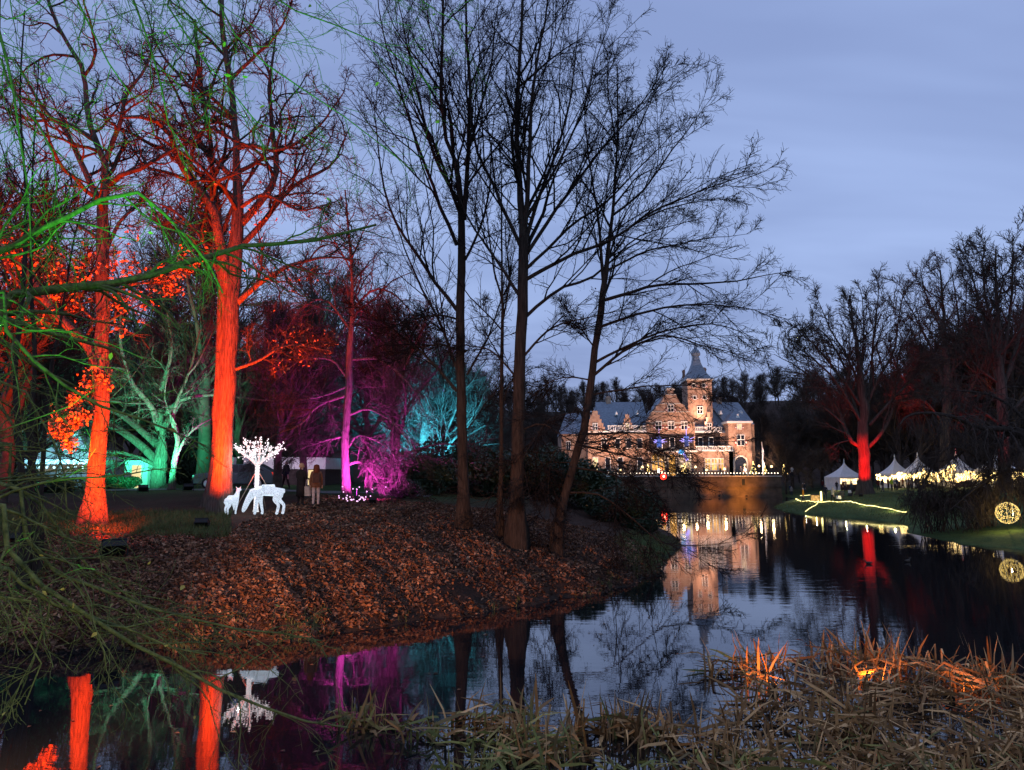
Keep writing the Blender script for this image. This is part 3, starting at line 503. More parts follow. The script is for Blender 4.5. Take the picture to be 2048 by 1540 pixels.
def thicket(px, py, Y, rx, rz, n, seed, label):
    """mound of arching bare twigs"""
    rng = np.random.default_rng(seed); c = at(px, py, Y); c[2] = g1(c[0], c[1]) - .1
    root = empty('bare_shrub', tuple(c), label=label, cat='shrub', group='bare shrubs on the right bank')
    a = rng.uniform(0, 6.28, n); lean = rng.uniform(.15, 1.0, n); P = np.zeros((n, 8, 3)); t = np.linspace(0, 1, 8)
    h = rz * rng.uniform(.7, 1.2, n); r = rx * lean
    P[..., 0] = np.cos(a)[:, None] * r[:, None] * t ** .8 + (rng.normal(size=n) * rx * .25)[:, None]; P[..., 1] = np.sin(a)[:, None] * r[:, None] * .7 * t + (rng.normal(size=n) * rx * .2)[:, None]
    P[..., 2] = h[:, None] * (np.sin(t * 2.2) - .35 * lean[:, None] * t ** 2); P += np.cumsum(rng.normal(size=P.shape) * .04, 1)
    R = np.linspace(.03, .012, 8)[None].repeat(n, 0); cr = [tubes(P, R, 4)]
    A, RA = grow(rng, P, R, 9, .2, 1, 45, .4, 5, up=-.3, wob=.25, rf=.6, rmin=.011); cr.append(tubes(A, RA, 3)); Bp, RB = grow(rng, A, RA, 6, .1, 1, 45, .5, 4, up=-.3, wob=.25, rf=.6, rmin=.009); cr.append(tubes(Bp, RB, 3))
    V, F = join(cr); V[:, 2] = np.maximum(V[:, 2], .02); np_obj('stems', V, F, TWIGO, root)
thicket(1870, 1062, 48, 2.6, 2.6, 44, 62, 'tangled brown shrub at end of the glowing rope, beside the lawn')
thicket(1960, 1050, 47, 2.2, 2.4, 40, 63, 'tangled brown shrub between rope light and shining orb')
thicket(2060, 1030, 49, 2.0, 2.6, 34, 64, 'tangled brown shrub behind the shining orb')

# ------------------------------------------------------------------ woods: individual bare trees sharing a few shapes
def generic(seed, h, spreadf, lv):
    rng = np.random.default_rng(seed); K = 12
    T = np.zeros((1, 14, 3)); T[0, :, 2] = np.linspace(-.5, h * .62, 14); T[0, 2:, :2] += np.cumsum(rng.normal(size=(12, 2)) * h * .006, 0); RT = np.linspace(h * .017, h * .006, 14)[None]
    A, RA = grow(rng, T, RT, 20, .25, 1, 36, .80 * spreadf, 10, up=.55, wob=.14, rf=.6, rmin=h * .0015)
    parts = [tubes(T, RT, 8), tubes(A, RA, 5)]; cr = []; P, R = A, RA
    for kw in lv: P, R = grow(rng, P, R, **kw); cr.append(tubes(P, R, 3))
    return join(parts), join(cr)
FOREST = []
for i, (h, sp) in enumerate([(15, 1.0), (17, .8), (13, 1.25), (16, 1.0)]):
    (V, F), (V2, F2) = generic(70 + i, h, sp, [dict(n=10, t0=.1, t1=1, ang=38, lenf=.45, k=6, up=.2, wob=.16, rf=.5, rmin=.026), dict(n=8, t0=.1, t1=1, ang=38, lenf=.5, k=4, up=.25, wob=.16, rf=.6, rmin=.015, lmin=.6), dict(n=3, t0=.1, t1=1, ang=38, lenf=.6, k=3, up=.2, wob=.16, rf=.6, rmin=.012, lmin=.5)])
    FOREST.append((np_mesh('trunk', V, F, BARKF), np_mesh('crown', V2, F2, TWIGF)))
def wood(spots, label, group, seed):
    rng = np.random.default_rng(seed)
    for x, y, s in spots:
        t, c = FOREST[rng.integers(0, 4)]
        o = empty('bare_tree', (x, y, g1(x, y) - .1), rng.uniform(0, 6.28), label=label, cat='tree', group=group); o.scale = (s * rng.uniform(.9, 1.15),) * 2 + (s,)
        link(bpy.data.objects.new('trunk', t), o); link(bpy.data.objects.new('crown', c), o)
rng = np.random.default_rng(5)
hill = [(x + rng.normal() * 3, y + rng.normal() * 4, rng.uniform(.95, 1.15)) for y, n in ((174, 18), (196, 24), (220, 30), (246, 36), (272, 40)) for x in np.linspace(-.32 * y, .47 * y, n)]
wood(hill, 'bare tree in the dark wood on hill behind the castle', 'trees on the hill behind the castle', 6)
leftw = [(x + rng.normal() * 1.6, y + rng.normal() * 2, rng.uniform(.8, 1.1)) for y, n in ((60, 13), (72, 13), (88, 14), (106, 14), (128, 14)) for x in np.linspace(-.66 * y, -.02 * y - 2, n)]
wood([q for q in leftw if shore(q[0], q[1]) > 1], 'bare tree in the wood behind the coloured trees', 'trees in the wood behind the coloured trees', 7)
rightw = [(x + rng.normal() * 2, y + rng.normal() * 3, rng.uniform(.85, 1.15)) for y, n in ((136, 10), (150, 12), (166, 13)) for x in np.linspace(.345 * y, .72 * y, n)]
wood(rightw, 'bare tree in the wood behind the market lawn', 'trees behind the market lawn', 8)

for k_, (px, Y, s_, lb) in enumerate(((560, 39, .8, 'bare tree beyond the shining blossom tree'), (790, 40, .85, 'bare tree between the magenta tree and the blue lit tree'), (610, 45, .95, 'bare tree rising behind the couple'), (330, 50, .95, 'bare tree right behind the teal lit tree'), (740, 50, 1.0, 'bare tree close behind the magenta tree'), (880, 54, .9, 'bare tree behind the blue lit tree'), (480, 52, 1.0, 'bare tree behind the parked car'), (120, 48, .8, 'bare tree beside the pale tent'), (70, 36, .8, 'bare tree behind the thin saplings'), (10, 31, 1.15, 'tall bare tree crowding behind the thin saplings'), (150, 62, 1.6, 'tallest bare tree far behind the upright oak'), (300, 66, 1.7, 'tallest bare tree far behind the teal tree'), (410, 48, 1.5, 'tall bare tree towering behind the forked oak'), (640, 62, 1.5, 'tall bare tree far behind the magenta tree'))):
    wood([((px - 1024) / FPX * Y, Y, s_)], lb, 'bare trees among the coloured trees', 9 + k_)
wood([((px - 1024) / FPX * Y, Y, s_) for px, Y, s_ in ((1800, 118, 1.6), (1840, 112, 1.75), (1865, 122, 1.8), (1930, 112, 1.9), (1960, 104, 1.85), (2035, 98, 1.9), (1770, 126, 1.6), (2070, 110, 2.0), (1700, 128, 1.45), (1735, 130, 1.5), (1820, 128, 1.8), (1900, 120, 1.9), (1985, 115, 2.0), (2010, 108, 2.0), (1660, 132, 1.3), (1620, 134, 1.2), (1580, 136, 1.1))], 'tall bare tree in the row behind the market tents', 'tall trees behind the market tents', 19)
# ------------------------------------------------------------------ evergreen bushes
RHODO = material('rhododendron_leaf', (.010, .020, .008), (.035, .058, .022), .45, .8, 0, spec=.4)
def bush_mesh(seed, n):
    rng = np.random.default_rng(seed); c = []
    lob = [(rng.uniform(-.7, .7), rng.uniform(-.6, .6), rng.uniform(.35, .75), rng.uniform(.3, .5)) for _ in range(11)]
    for x, y, z, r in lob:
        m = n // 11; d = nrm(rng.normal(size=(m, 3))); c.append(np.array([x, y, z]) + d * r * rng.uniform(.55, 1.05, m)[:, None] ** .6)
    c = np.concatenate(c); c = c[c[:, 2] > .0]; V, F = leaf_quads(rng, c, .066, simple=True)
    st = np.array([[[rng.normal() * .15, rng.normal() * .15, -.05], [a * .5 + rng.normal() * .05, b * .5, z * .5], [a, b, z]] for a, b, z, r in lob for _ in range(3)]); st = st + rng.normal(size=st.shape) * np.array([.0, .05, .06])[None, :, None]
    return np_mesh('foliage', V, [F], RHODO, smooth=False), np_mesh('stems', *(lambda a, b: (a, [b]))(*tubes(st, np.full(st.shape[:2], .012), 4)), TWIG)
BM = [bush_mesh(80 + i, 9000) for i in range(3)]
for i, (px, py, Y, sx, sz, lb) in enumerate([(835, 1000, 44, 2.6, 2.0, 'evergreen bush nearest the magenta tree, low and rounded'), (905, 1000, 47, 3.0, 2.8, 'evergreen bush below the blue lit tree'), (985, 1000, 46, 3.1, 3.0, 'tall evergreen bush behind the thickest trunk'), (1085, 1000, 47, 3.2, 3.0, 'tall evergreen bush between thick trunk and leaning trunk'),
        (1175, 1010, 46, 3.0, 2.7, 'evergreen bush right behind the leaning trunk'), (1235, 1040, 41, 2.2, 1.9, 'low evergreen bush at the tip of the bank'), (800, 1010, 38, 1.4, .9, 'small evergreen bush beside magenta tree foot'), (1285, 1060, 40, 1.3, .9, 'smallest evergreen bush at water end of the bank')]):
    p = at(px, py, Y); o = empty('evergreen_bush', (p[0], p[1], g1(p[0], p[1]) - .08), i * 1.3, label=lb, cat='bush', group='evergreen bushes on the bank'); o.scale = (sx, sx * .85, sz)
    f, s = BM[i % 3]; link(bpy.data.objects.new('foliage', f), o); link(bpy.data.objects.new('stems', s), o)
for i, (px, Y, sx, sz, lb) in enumerate([(115, 39, 2.0, .8, 'leafy shrub before the pale tent catching teal light'), (35, 40, 2.0, 1.2, 'leafy shrub behind thin stems catching teal light'), (245, 43, 1.5, .9, 'leafy shrub before the small kiosk'), (20, 50, 3.5, 5.0, 'tall evergreen behind the thin stems, lit teal'), (105, 56, 3.5, 5.5, 'tall evergreen behind the pale tent, lit teal'), (400, 60, 3.4, 3.2, 'dark evergreen hedge bush behind the car'), (530, 62, 4.0, 3.4, 'dark evergreen hedge bush before the pale canopy'), (610, 64, 3.5, 2.6, 'dark evergreen hedge bush under the pale canopy end')]):
    x = (px - 1024) / FPX * Y; o = empty('evergreen_bush', (x, Y, g1(x, Y) - .08), i * 2.1, label=lb, cat='bush', group='shrubs beyond the coloured trees'); o.scale = (sx, sx * .6, sz)
    f, s = BM[i % 3]; link(bpy.data.objects.new('foliage', f), o); link(bpy.data.objects.new('stems', s), o)

# ------------------------------------------------------------------ leaf litter and grass
LITTER = material('fallen_leaf', (.75, .75, .75), (1.15, 1.1, 1.05), .75, 2.0, 0, spec=.3, tint=True)
def litter():
    rng = np.random.default_rng(90); n = 140000
    y = 16 + 20 * rng.random(n) ** 1.35; x = rng.uniform(-.72, .22, n) * y + rng.uniform(-.4, .4, n); d = shore(x, y); patch = wavy(x * 1.1 + 3, y * 1.4)
    bare = np.exp(-(((x + 1.35) / 1.0) ** 2 + ((y - 22.3) / .8) ** 2)) * 1.1 + .25 * wavy(x * 3, y * 3) > .25 + .75 * rng.random(n)
    keep = (d > .02) & (d + .8 * patch + rng.random(n) * 1.2 > .28) & ~bare & ((x > -9) | (y < 24)); x, y, d = x[keep], y[keep], d[keep]
    c = np.stack([x, y, gz(x, y) + rng.uniform(.0, .05, len(x))], -1); V, F = leaf_quads(rng, c, .085, flat=.45, sd=.4, simple=True)
    pal = 1.25 * np.array([(.10, .044, .024), (.16, .07, .034), (.21, .10, .05), (.07, .033, .021), (.26, .145, .085), (.13, .048, .022)]); col = np.repeat(pal[rng.integers(0, 6, len(c))] * rng.uniform(.55, 1.3, (len(c), 1)) * (1 + .4 * wavy(x * .9, y * 1.1 + 2) + .25 * wavy(x * 3.1, y * 2.7))[:, None] * (.6 + .4 * np.clip(d / 1.2, 0, 1))[:, None], 4, 0)
    tag(np_obj('fallen_leaves', V, [F], LITTER, smooth=False, col=col), 'brown fallen leaves covering the near bank', 'leaves', kind='stuff')
litter()
GRASS = material('grass_blade', (.05, .075, .02), (.14, .15, .05), .8, 2, 0)
def grass(name, label, x, y, h, seed, w=.008):
    rng = np.random.default_rng(seed); n = len(x); P = np.zeros((n, 3, 3)); P[:, 0] = np.stack([x, y, gz(x, y) - .02], -1); ln = rng.normal(size=(n, 2)) * .35
    for k, f in ((1, .55), (2, 1.0)): P[:, k] = P[:, 0]; P[:, k, :2] += ln * (h * f ** 1.6)[:, None]; P[:, k, 2] += h * f
    s = np.zeros((n, 3)); a = rng.uniform(0, 3.14, n); s[:, 0] = np.cos(a); s[:, 1] = np.sin(a); V, F = ribbons(P, np.array([w, w * .8, w * .15])[None].repeat(n, 0), s)
    tag(np_obj(name, V, [F], GRASS, smooth=False), label, 'grass', kind='stuff')
rng = np.random.default_rng(91)
n = 16000; y = rng.uniform(23.6, 27.5, n); x = rng.uniform(-.70, -.37, n) * y; grass('grass', 'short grass strip glowing orange at the foot of the oaks', x, y, rng.uniform(.08, .26, n), 92)
n = 30000; y = rng.uniform(16.5, 32, n); x = rng.uniform(-.7, .2, n) * y; d = shore(x, y); k = (d > .0) & (d < .9) & (wavy(x * 1.7, y * 1.9) > .18); grass('grass', 'dry grass tufts along the waterline of the leafy bank', x[k], y[k], rng.uniform(.06, .24, k.sum()), 95)
n = 9000; y = rng.uniform(28, 42, n); x = rng.uniform(4.5, 9, n); d = shore(x, y); k = (d > .1) & (d < 2.2); grass('grass', 'green grass on the tip of the bank', x[k], y[k], rng.uniform(.08, .22, k.sum()), 93)
n = 16000; y = rng.uniform(55, 92, n); x = rng.uniform(26, 44, n); d = shore(x, y); k = (d > .1); grass('lawn_grass', 'mown lawn grass on far shore', x[k], y[k], rng.uniform(.06, .16, k.sum()), 94, .02)

# ------------------------------------------------------------------ reeds
REED = material('reed_blade', (.8, .8, .8), (1.15, 1.1, 1.0), .7, 3, 0, spec=.25, tint=True)
PALR = np.array([2.2, 1.62, 1.0]) * np.array([(.19, .135, .085), (.26, .20, .135), (.12, .085, .055), (.33, .27, .20), (.20, .12, .06), (.15, .12, .09)])
PALG = 1.2 * np.array([(.22, .20, .05), (.16, .17, .05), (.28, .22, .07), (.2, .14, .06)])
def blades(rng, c, n, rad, h, fallen, w=.013):
    K = 7; b = np.zeros((n, K, 3)); r = np.sqrt(rng.random(n)) * rad; a = rng.uniform(0, 6.28, n); x0 = c[0] + np.cos(a) * r; y0 = c[1] + np.sin(a) * r * .8
    az = rng.uniform(0, 6.28, n); ln = h * rng.uniform(.45, 1.15, n); bend = rng.uniform(.25, .8, n); isf = rng.random(n) < fallen
    el = np.where(isf, rng.uniform(.05, .55, n), rng.normal(1.38, .17, n)); el2 = np.where(rng.random(n) < .55, rng.uniform(-1.1, .3, n), el - .2)
    pos = np.stack([x0, y0, np.where(isf, rng.uniform(.0, .22, n), -.08)], -1); b[:, 0] = pos
    for k in range(1, K):
        e = np.where(k / (K - 1) > bend, el2, el); az = az + rng.normal(size=n) * .06
        pos = pos + np.stack([np.cos(e) * np.cos(az), np.cos(e) * np.sin(az), np.sin(e)], -1) * (ln / (K - 1))[:, None]; pos[:, 2] = np.maximum(pos[:, 2], .015 + .03 * rng.random(n)) if k > 1 else pos[:, 2]; b[:, k] = pos
    s = nrm(np.cross(b[:, -1] - b[:, 0], nrm(rng.normal(size=(n, 3))))); ww = w * rng.uniform(.55, 1.35, n)[:, None] * np.array([.8, 1, 1, .95, .8, .55, .12])[None]
    return ribbons(b, ww, s)
def reed_clump(px, py, n, rad, h, fallen, seed, label, green=.2, w=.013, kind=None, group='reed clumps in the near water', name='reed_clump'):
    rng = np.random.default_rng(seed); c = onz(px, py, 0); V, F = blades(rng, c, n, rad, h, fallen, w)
    pal = np.where((rng.random(n) < green)[:, None], PALG[rng.integers(0, 4, n)], PALR[rng.integers(0, 6, n)]) * rng.uniform(.65, 1.2, (n, 1)); o = np.array([c[0], c[1], 0])
    ob = np_obj(name, V - o, [F], REED, smooth=False, col=np.repeat(pal, 14, 0)); ob.location = o
    return tag(ob, label, 'reeds', group if kind is None else None, kind)
for i, q in enumerate([(728, 1452, 60, .42, .75, .35, 'green tinged reed tuft standing alone in the still water', .75), (845, 1475, 45, .4, .6, .5, 'sparse low reed tuft beside the green tinged tuft', .5), (1000, 1465, 110, .75, .85, .5, 'leaning reed clump in line with the thick trunk reflection', .3), (1090, 1515, 130, .65, .7, .5, 'yellowish low reed clump at the near edge', .5),
        (1150, 1470, 26, .16, .85, .1, 'narrow upright reed tuft', .05), (1225, 1470, 70, .3, .75, .3, 'upright brown reed tuft next to narrow tuft', .05), (1300, 1480, 95, .42, .85, .35, 'tall brown reed clump before the reed bed', .1), (1470, 1345, 80, .75, .75, .5, 'brown reed clump at the far corner of the reed bed', .1), (1545, 1335, 60, .6, .75, .4, 'orange lit reed tuft at far edge of the bed', .05),
        (1640, 1325, 55, .6, .65, .5, 'low brown reed tuft among the orange lit ones', .05), (1745, 1330, 90, .7, .9, .25, 'brightest orange lit reed tuft at the far edge', .05), (1850, 1345, 50, .6, .8, .4, 'bent reed tuft reaching over the dark water', .05), (1975, 1370, 80, .5, 1.0, .25, 'tallest reed clump beside the dark water', .1)]):
    reed_clump(q[0], q[1], q[2], q[3], q[4], q[5], 100 + i, q[6], q[7], w=.021)
def reed_bed():
    rng = np.random.default_rng(120); parts, cols = [], []
    for _ in range(250):
        px, py = rng.uniform(1380, 2150), rng.uniform(1350, 1640)
        if py < 1372 + max(0, 1640 - px) * .34 + rng.normal() * 12: continue
        n = int(rng.uniform(9, 18)); c = onz(px, py, 0); parts.append(blades(rng, c, n, .45, rng.uniform(.4, .95) * (1 if py < 1500 else .8), .6, .0185)); g = rng.random() < (.22 if py > 1490 else .04)
        pal = (PALG if g else PALR)[rng.integers(0, 4, n)] * rng.uniform(.5, 1.1, (n, 1)); cols.append(np.repeat(pal, 14, 0))
    for _ in range(22):
        px, py = rng.uniform(880, 1420), rng.uniform(1500, 1600); n = 9; parts.append(blades(rng, onz(px, py, 0), n, .4, .55, .6, .017)); cols.append(np.repeat(PALG[rng.integers(0, 4, n)], 14, 0))
    V, F = join(parts); tag(np_obj('reeds', V, F, REED, smooth=False, col=np.concatenate(cols)), 'broken dead reeds lying in a bed along the near shore', 'reeds', kind='stuff')
reed_bed()
for (px, py), (tx_, ty_), lb in (((1545, 1385), (1535, 1330), 'small amber spotlight hidden in reeds before the orange lit tuft'), ((1735, 1378), (1745, 1325), 'small amber spotlight hidden in reeds before the brightest tuft'), ((1900, 1400), (1930, 1350), 'small amber spotlight hidden in reeds before the tallest clump')):
    q = onz(px, py, 0); flood((q[0], q[1], .02), tuple(onz(tx_, ty_, .28)), (1.0, .30, .04), 110 if px < 1800 else 55, lb, angle=85, blend=.8, size=.06, lens=2, radius=.03)
flood((-7.6, 7.5, g1(-7.6, 7.5) + .3), tuple(onz(790, 1140, 1.3)), (1.0, .40, .18), 11000, 'warm floodlight on the near bank aimed at the leafy slope', angle=52, blend=1.0)

# ------------------------------------------------------------------ overhanging tree in front
LICH = material('bark_lichen', (.05, .062, .02), (.16, .18, .07), .9, 18, .8, 40, bdist=.006, spec=.1)
LEAFY = material('leaf_yellow', (.30, .20, .03), (.36, .32, .07), .6, 8, 0, spec=.3)
def overhang():
    rng = np.random.default_rng(130)
    root = empty('overhanging_tree', (-7.2, 5.2, g1(-7.2, 5.2)), label='mossy tree hanging its long green lit branches over the near water', cat='tree'); off = np.array(root.location)
    T = resample([(-7.2, 5.2, off[2] - .3), (-7.0, 5.3, 4), (-6.9, 5.4, 7), (-6.6, 5.5, 10)], 14)[None]; RT = np.linspace(.3, .12, 14)[None]
    mk = lambda pts: resample([np.array(p[:3], float) if len(p) == 4 else at(*p) for p in pts], 18)
    tr = lambda z: (-7.0, 5.3, z, 0)
    specs = [([tr(5.0), (-60, 640, 7.0), (0, 592, 7.2), (130, 570, 7.4), (260, 558, 7.7), (370, 520, 8.2), (480, 488, 8.8), (620, 475, 9.2), (760, 440, 9.6)], .05, .010, .9),
        ([tr(4.6), (-60, 520, 6.4), (20, 480, 6.5), (110, 440, 6.6), (200, 394, 6.7), (285, 388, 6.8), (330, 450, 7), (390, 500, 7.2), (440, 590, 7.4)], .034, .006, .9), ([tr(3.9), (-50, 600, 6.0), (0, 650, 6.1), (80, 730, 6.2), (170, 800, 6.4), (300, 850, 6.7), (420, 900, 7)], .026, .004, .8),
        ([tr(3.6), (-60, 1000, 5.6), (0, 1070, 5.6), (60, 1130, 5.7), (130, 1190, 5.8), (260, 1265, 6), (400, 1345, 6.2), (520, 1400, 6.4), (640, 1440, 6.6), (720, 1452, 6.8)], .024, .005, 1.2), ([tr(3.4), (-60, 1140, 5.5), (40, 1170, 5.6), (150, 1230, 5.8), (260, 1258, 6), (380, 1310, 6.2), (430, 1320, 6.3)], .022, .004, 1.2),
        ([tr(3.3), (-40, 950, 5.8), (60, 1060, 5.9), (120, 1150, 6), (200, 1180, 6.1), (300, 1220, 6.3), (430, 1260, 6.6), (560, 1275, 6.8), (640, 1290, 7)], .019, .004, 1.2), ([tr(3.8), (-60, 880, 6), (0, 960, 6.1), (80, 1010, 6.2), (160, 1120, 6.3), (240, 1180, 6.5), (330, 1240, 6.7), (420, 1300, 6.9)], .016, .004, 1.1),
        ([tr(8.0), (-40, -160, 6.5), (0, 40, 6.3), (30, 160, 6.3), (42, 260, 6.3), (55, 380, 6.4), (60, 500, 6.5)], .018, .004, .6), ([tr(8.5), (60, -200, 6.8), (140, -30, 6.6), (185, 60, 6.6), (215, 120, 6.6), (260, 190, 6.8)], .016, .004, .6), ([tr(9.0), (200, -150, 7.0), (262, 0, 6.8), (290, 80, 6.8), (310, 150, 6.8), (330, 240, 6.9), (380, 315, 7)], .016, .004, .5),
        ([tr(9.0), (260, -120, 7), (340, 0, 7), (390, 90, 7), (445, 140, 7.1), (490, 200, 7.2), (530, 240, 7.3), (590, 260, 7.4)], .014, .003, .5), ([tr(9.4), (380, -140, 7.4), (440, 20, 7.3), (500, 90, 7.3), (560, 140, 7.4), (640, 190, 7.6), (740, 260, 7.8), (830, 330, 8)], .014, .003, .5), ([tr(9.6), (440, -150, 7.6), (520, -20, 7.5), (600, 30, 7.5), (700, 60, 7.7), (800, 120, 8), (870, 200, 8.3)], .014, .003, .5),
        ([tr(9.6), (650, -160, 8), (760, -40, 8), (830, 0, 8), (870, 30, 8), (930, 62, 8.1), (945, 66, 8.1)], .012, .003, .4), ([tr(8.0), (-80, 60, 6.5), (20, 180, 6.5), (80, 260, 6.5), (100, 360, 6.6), (95, 450, 6.6), (130, 540, 6.8)], .014, .003, .6), ([tr(3.2), (-50, 1180, 5.0), (20, 1260, 5.1), (60, 1330, 5.2), (30, 1400, 5.2)], .012, .003, 1), ([tr(5.2), (-40, 760, 6.2), (60, 830, 6.3), (120, 960, 6.3), (130, 1080, 6.3), (150, 1170, 6.4)], .012, .003, 1)]
    P = np.array([mk(s[0]) for s in specs]); P[:, 3:] += np.cumsum(rng.normal(size=P[:, 3:].shape) * .012, 1); R = np.array([np.linspace(s[1], s[2], 18) for s in specs]) * np.interp(np.linspace(0, 1, 18), [0, .3, 1], [2.0, 1.45, 1.5])[None]
    V, F = tubes(T, RT, 12); np_obj('trunk', V - off, [F], BARKM, root)
    for q, r in zip(P, R): V, F = tubes(q[None], r[None], 7); np_obj('branch', V - off, [F], LICH, root)
    A, RA = grow(rng, P, R, 24, .26, .99, 42, .24, 8, up=-.25, wob=.19, rf=.55, rmin=.0042); Bq, RB = grow(rng, A, RA, 6, .15, 1, 45, .5, 5, up=-.2, wob=.22, rf=.6, rmin=.0028, lmin=.08)
    C, RC = grow(rng, Bq, RB, 2, .2, 1, 45, .5, 4, up=-.2, wob=.2, rf=.6, rmin=.002, lmin=.07)
    V, F = join([tubes(A - off, RA, 4), tubes(Bq - off, RB, 3), tubes(C - off, RC, 3)]); crown = np_obj('crown', V, F, LICH, root)
    # individual last leaves
    meshes = []
    for i in range(3):
        V, F = leaf_quads(np.random.default_rng(140 + i), np.zeros((1, 3)), .036, sd=0); meshes.append(np_mesh('leaf', V, [F], LEAFY))
    for px, py, Yl in ((402, 82, 7.0), (404, 105, 7.0), (455, 150, 7.1), (490, 153, 7.2), (525, 214, 7.3), (383, 316, 7.0), (868, 28, 8.0), (920, 52, 8.1), (938, 64, 8.1), (98, 160, 6.6), (330, 66, 7.0), (620, 12, 7.5), (755, 168, 7.9), (875, 243, 8.3), (222, 712, 6.6), (345, 860, 6.8), (335, 1195, 6.5), (222, 1210, 6.1), (392, 1215, 6.6), (365, 1175, 6.6)):
        o = link(bpy.data.objects.new('leaf', meshes[int(px) % 3]), root); o.location = at(px, py, Yl) - off; o.rotation_euler = tuple(rng.uniform(0, 6.28, 3)); o.scale = (1.6,) * 3
    ends = Bq[:, -1]; pick = rng.permutation(len(ends)); n = 0
    for j in pick:
        e = ends[j]; d = e - np.array([0, 0, CAMZ])
        if d[1] < 4 or n >= 130: continue
        o = link(bpy.data.objects.new('leaf', meshes[n % 3]), root); o.location = e - off - np.array([0, 0, .02]); o.rotation_euler = tuple(rng.uniform(0, 6.28, 3)); n += 1; s = rng.uniform(.7, 1.3); o.scale = (s, s, s)
overhang()
def floating():
    rng = np.random.default_rng(96); n = 26000; x = rng.uniform(-11, 8, n); y = rng.uniform(9.5, 34, n); d = shore(x, y); k = (d < -.05) & (rng.random(n) < .06 * np.exp(d / 1.1) + .006); x, y = x[k], y[k]; m = len(x)
    a = rng.uniform(0, 6.28, m); s = rng.uniform(.03, .07, m); c = np.stack([x, y, np.full(m, .008)], -1); u = np.stack([np.cos(a), np.sin(a), 0 * a], -1); v = np.stack([-np.sin(a), np.cos(a), 0 * a], -1); lift = np.array([0, 0, .012])
    V = np.stack([c - u * s[:, None], c + v * s[:, None] * .6 + lift, c + u * s[:, None], c - v * s[:, None] * .55 + lift * .5], 1).reshape(-1, 3); i = np.arange(m)[:, None] * 4
    pal = np.array([(.16, .07, .034), (.21, .10, .05), (.10, .05, .03), (.26, .17, .09)]); tag(np_obj('floating_leaves', V, [np.concatenate([i + np.array([[0, 1, 2]]), i + np.array([[0, 2, 3]])], 0)], LITTER, smooth=False, col=np.repeat(pal[rng.integers(0, 4, m)], 4, 0)), 'brown leaves floating on the still water along the bank', 'leaves', kind='stuff')
floating()
GREEN = (.10, 1.0, .12)
flood((-2.6, 3.4, g1(-2.6, 3.4)), tuple(at(480, -60, 7.4)), GREEN, 3600, 'green floodlight on the near bank aimed up into branches', angle=50, blend=.9)
flood((-4.4, 2.4, g1(-4.4, 2.4)), tuple(at(60, 130, 6.4)), GREEN, 420, 'second green floodlight on the near bank aimed up into branches', angle=45, blend=.9)
flood((-1.4, 1.2, g1(-1.4, 1.2)), tuple(at(230, 1230, 6)), (1.0, .86, .5), 260, 'warm white lamp on the near bank aimed at low branches', angle=60, blend=1)
# ------------------------------------------------------------------ castle
YF = 135.0
TZ = 3.3                                     # terrace level
def X(px): return float(at(px, 880, YF)[0])
def Z(py): return float(at(1300, py, YF)[2])
BRICK = material('castle_brick', (.27, .15, .105), (.47, .32, .235), .9, 1.6, .3, 12, c3=(.38, .235, .165), spec=.15)
STONE = material('pale_stone', (.50, .45, .38), (.66, .6, .52), .8, 2, 0)
SLATE = material('blue_slate', (.11, .13, .165), (.22, .25, .30), .55, 2.2, .3, 9, (1, 1, 3), spec=.4)
WHITE = material('white_paint', (.72, .70, .66), (.82, .8, .76), .6, 3)
GLASSD = material('dark_glass', (.008, .009, .012), (.02, .022, .03), .08, 1.5, spec=.6)
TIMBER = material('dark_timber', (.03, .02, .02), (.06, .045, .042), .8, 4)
SHUT = material('red_shutter', (.28, .03, .025), (.36, .05, .04), .6, 4)
LITW = emissive('lit_window', (1.0, .47, .10), 1.6, pattern=.9, lo=.3)
LITY = emissive('lit_window_pale', (1.0, .72, .34), 1.1, pattern=1.1, lo=.3)
castle = empty('castle', (X(1340), YF, TZ), label='brick castle with stepped gables, slate roofs and slim tower beyond the pond', cat='castle')
CO = Vector(castle.location)
def cpart(mb, name, mats, parent=None, **k):
    o = mb.build(name, mats, castle if parent is None else parent, **k); o.location = -CO if parent is None else (0, 0, 0); return o
def roofx(x0, x1, zE, zR, y0, y1, over=.3):
    """ridge along x"""
    m = (y0 + y1) / 2; return [(y0 - over, zE - .1), (m, zR), (y1 + over, zE - .1), (y1 + over, zE - .3), (y0 - over, zE - .3)]
